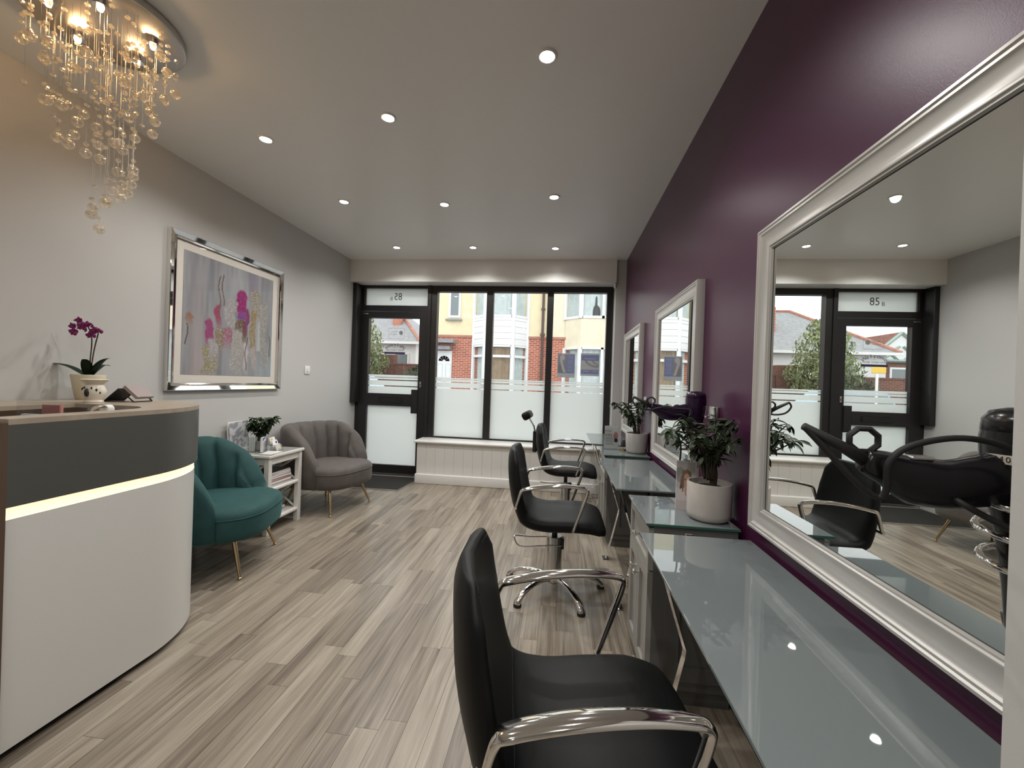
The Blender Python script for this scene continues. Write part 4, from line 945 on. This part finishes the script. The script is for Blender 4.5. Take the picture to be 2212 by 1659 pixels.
# ------------------------------------------------------------------ storage cabinets between the tables
def make_cabinet(y0, y1, label):
    zt, xf = .700, .372
    t = thing('storage_cabinet', label, 'cabinet', (0, 0, 0), group='grey shaker cabinets between the styling tables')
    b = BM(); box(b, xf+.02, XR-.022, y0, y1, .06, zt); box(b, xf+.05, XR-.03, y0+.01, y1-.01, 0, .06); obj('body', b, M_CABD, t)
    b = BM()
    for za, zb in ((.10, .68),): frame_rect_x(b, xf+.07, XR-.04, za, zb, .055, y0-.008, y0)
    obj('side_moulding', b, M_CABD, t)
    def front(name, ya, yb, za, zb, st):
        b = BM(); box(b, xf+.012, xf+.02, ya, yb, za, zb)
        box(b, xf, xf+.012, ya, ya+st, za, zb); box(b, xf, xf+.012, yb-st, yb, za, zb); box(b, xf, xf+.012, ya+st, yb-st, za, za+st); box(b, xf, xf+.012, ya+st, yb-st, zb-st, zb)
        return obj(name, b, M_CAB, t)
    dr = front('drawer', y0+.004, y1-.004, .522, .690, .032); ym = (y0+y1)/2
    doors = [front('cabinet_door', y0+.004, ym-.002, .075, .515, .045), front('cabinet_door', ym+.002, y1-.004, .075, .515, .045)]
    def knob(par, y, z):
        b = BM(); lathe(b, [(0, 0), (.006, 0), (.005, .012), (.012, .018), (.013, .024), (.008, .029), (0, .030)], 14, Matrix.Translation((xf, y, z)) @ Matrix.Rotation(-PI/2, 4, 'Y')); obj('knob', b, M_CHROME, par, smooth=60)
    knob(dr, ym-.03, .604); knob(doors[0], ym-.035, .44); knob(doors[1], ym+.035, .44)
    b = BM(); rbox(b, xf-.012, XR-.016, y0-.006, y1+.006, zt+.002, zt+.012, .001, 1); gt = obj('glass_top', b, M_GLASST, t)
    b = BM(); box(b, xf-.0124, XR-.0155, y0-.0066, y0-.0058, zt+.0025, zt+.0115); obj('polished_edge', b, M_GLASSE, gt)
    return t, zt+.012
def frame_rect_x(bm, x0, x1, z0, z1, t, y0, y1): frame_rect(bm, x0, x1, z0, z1, t, y0, y1)
CAB1, CZ = make_cabinet(1.690, 2.105, 'grey shaker cabinet with glass top beside the near styling table')
CAB2, CZ = make_cabinet(3.285, 3.735, 'grey shaker cabinet with glass top under the smaller potted plant')
b = BM(); rbox(b, .505, .535, 1.674, 1.682, .655, .685, .003, 1); obj('socket_cover', b, M_CHROMER, CAB1)

# ------------------------------------------------------------------ plants and cards on the cabinets
P1 = thing('potted_plant', 'large leafy green plant in a pale marbled ceramic pot beside the near mirror', 'plant', (.632, 1.80, CZ))
b = BM(); lathe(b, [(0, .002), (.066, 0), (.072, .004), (.082, .012), (.086, .03), (.087, .150), (.0855, .154), (.079, .154), (.077, .13), (0, .13)], 40); obj('pot', b, M_STONE, P1, smooth=40)
b = BM(); lathe(b, [(0, .124), (.0775, .126), (.06, .134), (0, .138)], 24); obj('soil', b, M_SOIL, P1)
rn = random.Random(4)
b = BM(); sweep(b, spline([(.012, .0, .13), (.016, -.004, .19), (.006, .0, .24), (.0, .01, .27)], 5), lerp_list([.016, .009], 16), n=8); obj('trunk', b, M_STEM, P1, smooth=180)
bush(P1, 20, 14, .265, .150, .165, leaf_mesh(.054, .020, M_LEAF, .35), rn, lean=(-.02, -.02), minx=.072)
P2 = thing('potted_plant', 'leafy plant in a grey ceramic pot on the cabinet by the shop window', 'plant', (.640, 3.47, CZ))
b = BM(); lathe(b, [(0, .002), (.068, 0), (.078, .006), (.084, .02), (.090, .158), (.088, .162), (.081, .162), (.078, .14), (0, .14)], 36); obj('pot', b, M_GREYCER, P2, smooth=40)
b = BM(); lathe(b, [(0, .134), (.079, .136), (.06, .144), (0, .148)], 24); obj('soil', b, M_SOIL, P2)
bush(P2, 16, 15, .30, .155, .145, leaf_mesh(.054, .021, M_LEAF2, .3), rn, lean=(-.05, -.01), minx=.065)
# brochure with a portrait, folded once
BR = thing('brochure', 'folded white brochure with a portrait photo standing beside the near potted plant', 'brochure', (.530, 1.915, CZ), -.25)
SKIN, HAIR = (.50, .33, .26), (.19, .12, .075)
def portrait(u, v):
    c = (.46, .44, .42) if v > .45 else (.58, .54, .53)
    if in_ell(u, v, .20, .72, .26, .16): c = (.30, .31, .30)
    if in_ell(u, v, .55, .50, .34, .34): c = HAIR
    if in_ell(u, v, .30, .45, .10, .08): c = (.10, .06, .05)
    if v < .46 and in_ell(u, v, .55, .22, .50, .26): c = (.62, .55, .54)
    if in_ell(u, v, .58, .42, .13, .14): c = mixc(SKIN, (.42, .27, .21), .4)
    if in_ell(u, v, .56, .60, .19, .155): c = mixc(SKIN, HAIR, .25*abs(u-.56)/.19)
    if in_ell(u, v, .49, .625, .045, .014) or in_ell(u, v, .64, .620, .045, .014): c = (.10, .07, .06)
    if in_ell(u, v, .57, .575, .02, .035): c = mixc(SKIN, (.36, .22, .17), .4)
    if in_ell(u, v, .57, .525, .055, .013): c = (.42, .13, .12)
    if in_ell(u, v, .36, .60, .06, .24) or in_ell(u, v, .76, .58, .06, .24): c = HAIR
    if v < .20: c = (.60, .53, .52) if int(v*60) % 2 else (.52, .45, .44)
    return c
b = BM(); box(b, 0, .078, 0, .0009, 0, .215); fp = obj('front_cover', b, M_PAPER, BR)
o = painted('portrait_print', M_PRINT, 44, 90, portrait, fp); o.location = (.001, -.0003, .001); o.scale = (.076, 1, .213)
b = BM(); box(b, 0, .078, 0, .0009, 0, .215, Matrix.Rotation(.75, 4, 'Z')); obj('back_cover', b, M_PAPER, BR)
# acrylic sign holder and lipstick pot beside the small plant
SH = thing('sign_holder', 'clear acrylic sign holder with a black lettered card near the window', 'sign', (.455, 3.60, CZ), .12)
b = BM(); box(b, -.062, .062, -.001, .001, 0, .20); box(b, -.062, .062, .010, .012, 0, .20); box(b, -.062, .062, -.04, .04, 0, .002); obj('acrylic_stand', b, M_ACRYL, SH)
b = BM(); box(b, -.059, .059, .003, .0055, .003, .197); cd_ = obj('sign_card', b, M_PAPER, SH)
for t, s, x, z in (('YOU', .030, -.030, .152), ('KISS', .034, -.026, .118)):
    o = obj('sign_lettering', text_mesh(t, s, M_BLACKT, .0002), None, cd_); o.rotation_euler = (PI/2, 0, 0); o.location = (x, .0026, z)
for i in range(6):
    b = BM(); box(b, -.055, .012+.008*(i % 2), .0022, .0028, .092-.011*i, .096-.011*i); obj('print_line', b, M_GREYT if i else M_BLACKT, cd_)
b = BM(); ball(b, (.035, .0024, .115), .020, 12, 8, (1, .02, 1.7)); obj('print_shape', b, M_PINK, cd_)
b = BM(); ball(b, (.038, .0022, .075), .016, 12, 8, (1, .02, 1.1)); obj('print_shape', b, M_BLACKT, cd_)
LP = thing('lotion_bottle', 'small clear bottle with dark shape and gold cap base beside the sign holder', 'bottle', (.545, 3.545, CZ))
b = BM(); lathe(b, [(0, .02), (.026, .02), (.028, .03), (.024, .10), (.012, .115), (.012, .135), (0, .136)], 20); obj('glass_body', b, M_ACRYL, LP, smooth=40)
b = BM(); lathe(b, [(0, 0), (.028, 0), (.028, .018), (0, .02)], 20); obj('gold_base', b, M_GOLD, LP, smooth=40)
b = BM(); lathe(b, [(0, .03), (.017, .035), (.019, .06), (.012, .09), (0, .095)], 16); obj('dark_core', b, M_KICK, LP, smooth=60)

# ------------------------------------------------------------------ hair dryer holders and dryers
def make_holder(y, z, cx, cyy, label):
    t = thing('dryer_holder', label, 'dryer holder', (XR, y, z), group='chrome spiral dryer holders')
    b = BM(); rbox(b, -.016, 0, -.055, .045, -.034, .030, .004, 2); obj('wall_plate', b, M_CHROMER, t, smooth=40)
    dx, dy = cx-XR, cyy-y; pts = [(-.010, 0, -.008), (-.024, dy*.2, -.012)]
    n = 60
    for i in range(n+1):
        f = i/n; a = -.2+f*2*PI*2.75; r = .054-.012*f; pts.append((dx+r*math.cos(a), dy+r*math.sin(a), -.018-.115*f))
    lx, ly, lz = pts[-1]; pts += [(lx-.018, ly-.006, lz-.004), (lx-.034, ly-.004, lz+.002), (lx-.036, ly+.006, lz+.012)]
    b = BM(); sweep(b, pts, .0048, n=8); obj('coil', b, M_CHROME, t, smooth=180)
    return t
make_holder(.552, 1.150, .634, .634, 'chrome spiral dryer holder carrying the black hair dryer')
make_holder(2.035, 1.140, .640, 2.035, 'chrome spiral dryer holder carrying the purple hair dryer')
make_holder(3.585, 1.140, .645, 3.585, 'empty chrome spiral dryer holder behind the smaller potted plant')
def make_dryer(loc, rz, mat, label, text=None, cord=None):
    t = thing('hair_dryer', label, 'hair dryer', loc, rz, 'hair dryers in wall holders')
    b = BM(); lathe(b, [(0, -.205), (.015, -.205), (.0165, -.200), (.020, -.150), (.024, -.11), (.031, -.06), (.040, -.02), (.0455, .02), (.0465, .055), (.0450, .066)], 32); body = obj('barrel', b, mat, t, smooth=40)
    b = BM(); lathe(b, [(0.043, .064), (.0455, .067), (.0440, .083), (.037, .094), (.020, .099), (0, .100)], 32); obj('rear_grille', b, mat, t, smooth=50)
    hp = spline([(-.020, 0, .004), (-.055, 0, -.002), (-.10, 0, -.010), (-.14, 0, -.006), (-.175, 0, .008), (-.205, 0, .018)], 5)
    b = BM(); sweep(b, hp, lerp_list([.038, .036, .034, .034, .024, .016], len(hp)), lerp_list([.024, .022, .020, .020, .017, .013], len(hp)), n=16, side=(0, 0, 1)); hd = obj('handle', b, mat, t, smooth=180)
    b = BM(); rbox(b, -.150, -.120, -.010, .010, .022, .028, .002, 1); obj('switch', b, M_CHROMER, hd)
    b = BM(); sweep(b, [(-.20, 0, .017), (-.23, 0, .034), (-.284, 0, .062)], [.010, .008, .0055], n=10); obj('strain_relief', b, M_RUBBER, hd, smooth=180)
    b = BM(); ring = [(-.205+.020*math.cos(k*PI/4+.4), 0, .046+.017*math.sin(k*PI/4+.4)) for k in range(8)]; sweep(b, ring, .0042, n=6, closed=True, side=(0, 1, 0)); obj('hanging_loop', b, M_RUBBER, hd, smooth=60)
    b = BM(); sweep(b, spline(cord, 7), .0042, n=8); obj('cord', b, M_RUBBER, t, smooth=180)
    if text:
        b = BM(); M1 = Matrix.Rotation(-2.80, 4, 'Z'); box(b, .0455, .0470, -.018, .018, .024, .036, M1); lb = obj('label_tape', b, M_LABELW, t)
        o = obj('label_lettering', text_mesh(text, .0105, M_BLACKT, .0002, space=1.3), None, lb); o.matrix_local = M1 @ Matrix.Translation((.0472, 0, .030)) @ Matrix.Rotation(PI/2, 4, 'Z') @ Matrix.Rotation(PI/2, 4, 'X')
    return t
make_dryer((.632, .634, 1.140), 0, M_BLACKP, 'black hair dryer with a small cream label hanging by the near wall corner', 'T401',
    [(-.284, 0, .062), (-.262, -.006, .036), (-.222, -.012, -.010), (-.195, -.014, -.030), (-.188, -.020, -.018), (-.190, -.026, .020), (-.165, -.030, .045), (-.11, -.036, .058), (-.06, -.046, .045), (-.028, -.056, .005), (-.02, -.058, -.04), (-.045, -.052, -.060), (-.085, -.035, -.040), (-.10, -.01, -.025), (-.07, .03, -.035), (-.03, .050, -.02), (.01, .056, -.01)])
make_dryer((.640, 2.035, 1.140), 0, M_DRYP, 'glossy purple hair dryer in the holder above the near potted plant', None,
    [(-.284, 0, .062), (-.290, -.004, .040), (-.262, -.010, .012), (-.21, -.014, .004), (-.16, -.03, .018), (-.10, -.035, .015), (-.04, -.05, .012), (-.045, -.055, -.02), (-.075, -.055, -.065), (-.105, -.052, -.098), (-.130, -.05, -.105), (-.138, -.05, -.092), (-.122, -.05, -.082), (-.098, -.048, -.095), (-.078, -.045, -.135), (-.072, -.04, -.19), (-.075, -.03, -.27)])

# ------------------------------------------------------------------ styling chairs
def make_chair(loc, rz, label, base_rot, headrest=False, dz=0.0):
    t = thing('styling_chair', label, 'chair', loc, rz, 'black styling chairs')
    # one-piece padded shell: centre line (x, z), half width, half thickness
    cl = spline([(-.268, 0, .862), (-.272, 0, .80), (-.264, 0, .70), (-.240, 0, .60), (-.205, 0, .525), (-.150, 0, .470), (-.06, 0, .452), (.06, 0, .457), (.17, 0, .458), (.250, 0, .440), (.275, 0, .420)], 5)
    n = len(cl); hw = lerp_list([.150, .208, .228, .234, .235, .233, .232, .235, .238, .232, .205], n); ht = lerp_list([.012, .026, .032, .036, .040, .044, .044, .044, .042, .034, .014], n)
    def sect(w, h, m=24, e=.38):
        return [(w*math.copysign(abs(math.cos(2*PI*k/m))**e, math.cos(2*PI*k/m)), h*math.copysign(abs(math.sin(2*PI*k/m))**.75, math.sin(2*PI*k/m))) for k in range(m)]
    rings = []
    for i, p in enumerate(cl):
        a, c = cl[max(i-1, 0)], cl[min(i+1, n-1)]; tg = (c-a).normalized(); nr = Vector((-tg.z, 0, tg.x))
        bow = .055*max(0, 1-(i/(n*.45))**3) if i < n*.45 else .0
        rings.append([p + Vector((0, w_, 0)) + nr*h_ + Vector((bow*(w_/.23)**2, 0, 0)) for w_, h_ in sect(hw[i], ht[i])])
    b = BM(); loft(b, rings); obj('padded_shell', b, M_LEATHER, t, smooth=180)
    for i in (int(n*.44), int(n*.055)):
        p = cl[i]; a, c = cl[i-1], cl[i+1]; tg = (c-a).normalized(); nr = Vector((-tg.z, 0, tg.x)); bow = .055*max(0, 1-(i/(n*.45))**3) if i < n*.45 else 0
        b = BM(); sweep(b, [p+Vector((0, w_, 0))+nr*(ht[i]*max(0, 1-(abs(w_)/hw[i])**5)**.4)+Vector((bow*(w_/.23)**2, 0, 0)) for w_ in [hw[i]*(-.92+1.84*k/14) for k in range(15)]], .0014, n=5); obj('seam', b, M_LEATHER, t, smooth=180)
    for s in (-1, 1):
        y = s*.262
        ap = spline([(-.218, y, .560), (-.205, y, .605), (-.190, y, .652), (-.165, y, .668), (-.06, y, .688), (.05, y, .696), (.135, y, .692), (.166, y, .682), (.166, y, .655), (.140, y, .575), (.098, y, .452)], 6)
        m = len(ap); b = BM()
        sweep(b, ap, lerp_list([.008, .012, .017, .023, .024, .021, .017, .014, .013, .012, .010], m), lerp_list([.007, .008, .010, .011, .011, .0105, .0095, .0095, .010, .010, .008], m), n=12, side=(0, 1, 0)); ar = obj('armrest', b, M_CHROME, t, smooth=180)
        for x, z in ((-.218, .560), (.098, .455)):
            b = BM(); sweep(b, [(x, s*.20, z), (x, s*.272, z)], .0075, n=10); obj('mounting_bolt', b, M_CHROME, ar, smooth=60)
    b = BM(); rbox(b, -.10, .10, -.10, .10, .395, .412, .004, 1); obj('seat_plate', b, M_BLACKF, t)
    b = BM(); lathe(b, [(0, .30), (.017, .30), (.017, .40), (0, .40)], 14); obj('piston', b, M_BLACKF, t, smooth=40)
    b = BM(); lathe(b, [(0, .060), (.047, .060), (.047, .325), (.044, .330), (0, .330)], 28); obj('column', b, M_CHROMER, t, smooth=40)
    b = BM(); rbox(b, .030, .058, -.022, .022, .255, .322, .004, 1); br = obj('pump_bracket', b, M_BLACKP, t)
    b = BM(); sweep(b, spline([(.045, -.040, .285), (-.05, -.052, .283), (-.15, -.052, .272), (-.215, -.048, .272), (-.243, -.02, .300), (-.243, .02, .305), (-.215, .048, .295), (-.15, .052, .292), (-.05, .05, .300), (.045, .040, .300)], 5), .0050, n=8); obj('pump_lever', b, M_CHROME, t, smooth=180)
    hub = obj('hub', None or _hub(), None, t)
    for k in range(5):
        a = base_rot+k*2*PI/5; c, s_ = math.cos(a), math.sin(a)
        lp = spline([(0.03*c, .03*s_, .072), (.10*c, .10*s_, .088), (.19*c, .19*s_, .082), (.262*c, .262*s_, .058), (.298*c, .298*s_, .028), (.304*c, .304*s_, .016)], 5)
        b = BM(); sweep(b, lp, lerp_list([.024, .020, .018, .020, .023, .022], len(lp)), lerp_list([.016, .013, .011, .013, .016, .018], len(lp)), n=12, side=(-s_, c, 0)); lg = obj('base_leg', b, M_CHROME, t, smooth=180)
        b = BM(); lathe(b, [(0, 0), (.022, 0), (.023, .004), (.022, .018), (0, .018)], 16, Matrix.Translation((.300*c, .300*s_, 0))); obj('foot_pad', b, M_RUBBER, lg, smooth=50)
    if headrest:
        b = BM(); rbox(b, -.318, -.280, -.07, .07, .60, .80, .006, 1, Matrix.Translation((0, 0, 0))); obj('headrest_bracket', b, M_BLACKP, t)
        for y in (-.014, .014):
            b = BM(); sweep(b, [(-.300, y, .74), (-.318, y, .84), (-.372, y, .925)], .006, n=8); obj('headrest_rod', b, M_CHROME, t, smooth=60)
        b = BM(); rbox(b, -.045, .035, -.13, .13, -.038, .038, .026, 4, Matrix.Translation((-.380, 0, .945)) @ Matrix.Rotation(-.55, 4, 'Y')); obj('headrest_pad', b, M_LEATHER, t, smooth=60)
    return t
def _hub():
    bm = BM(); lathe(bm, [(0, .050), (.040, .050), (.056, .066), (.056, .085), (.048, .100), (0, .100)], 26); return mesh_of(bm, 'hub', M_CHROME, 50)
make_chair((.070, .965, 0), .13, 'black styling chair drawn up to the table under the large near mirror', .35)
make_chair((.0, 2.525, 0), 0, 'black styling chair on a chrome star base at the middle table', .24)
make_chair((.085, 3.95, 0), -.05, 'black styling chair with a raised headrest near the shop window', .5, headrest=True)
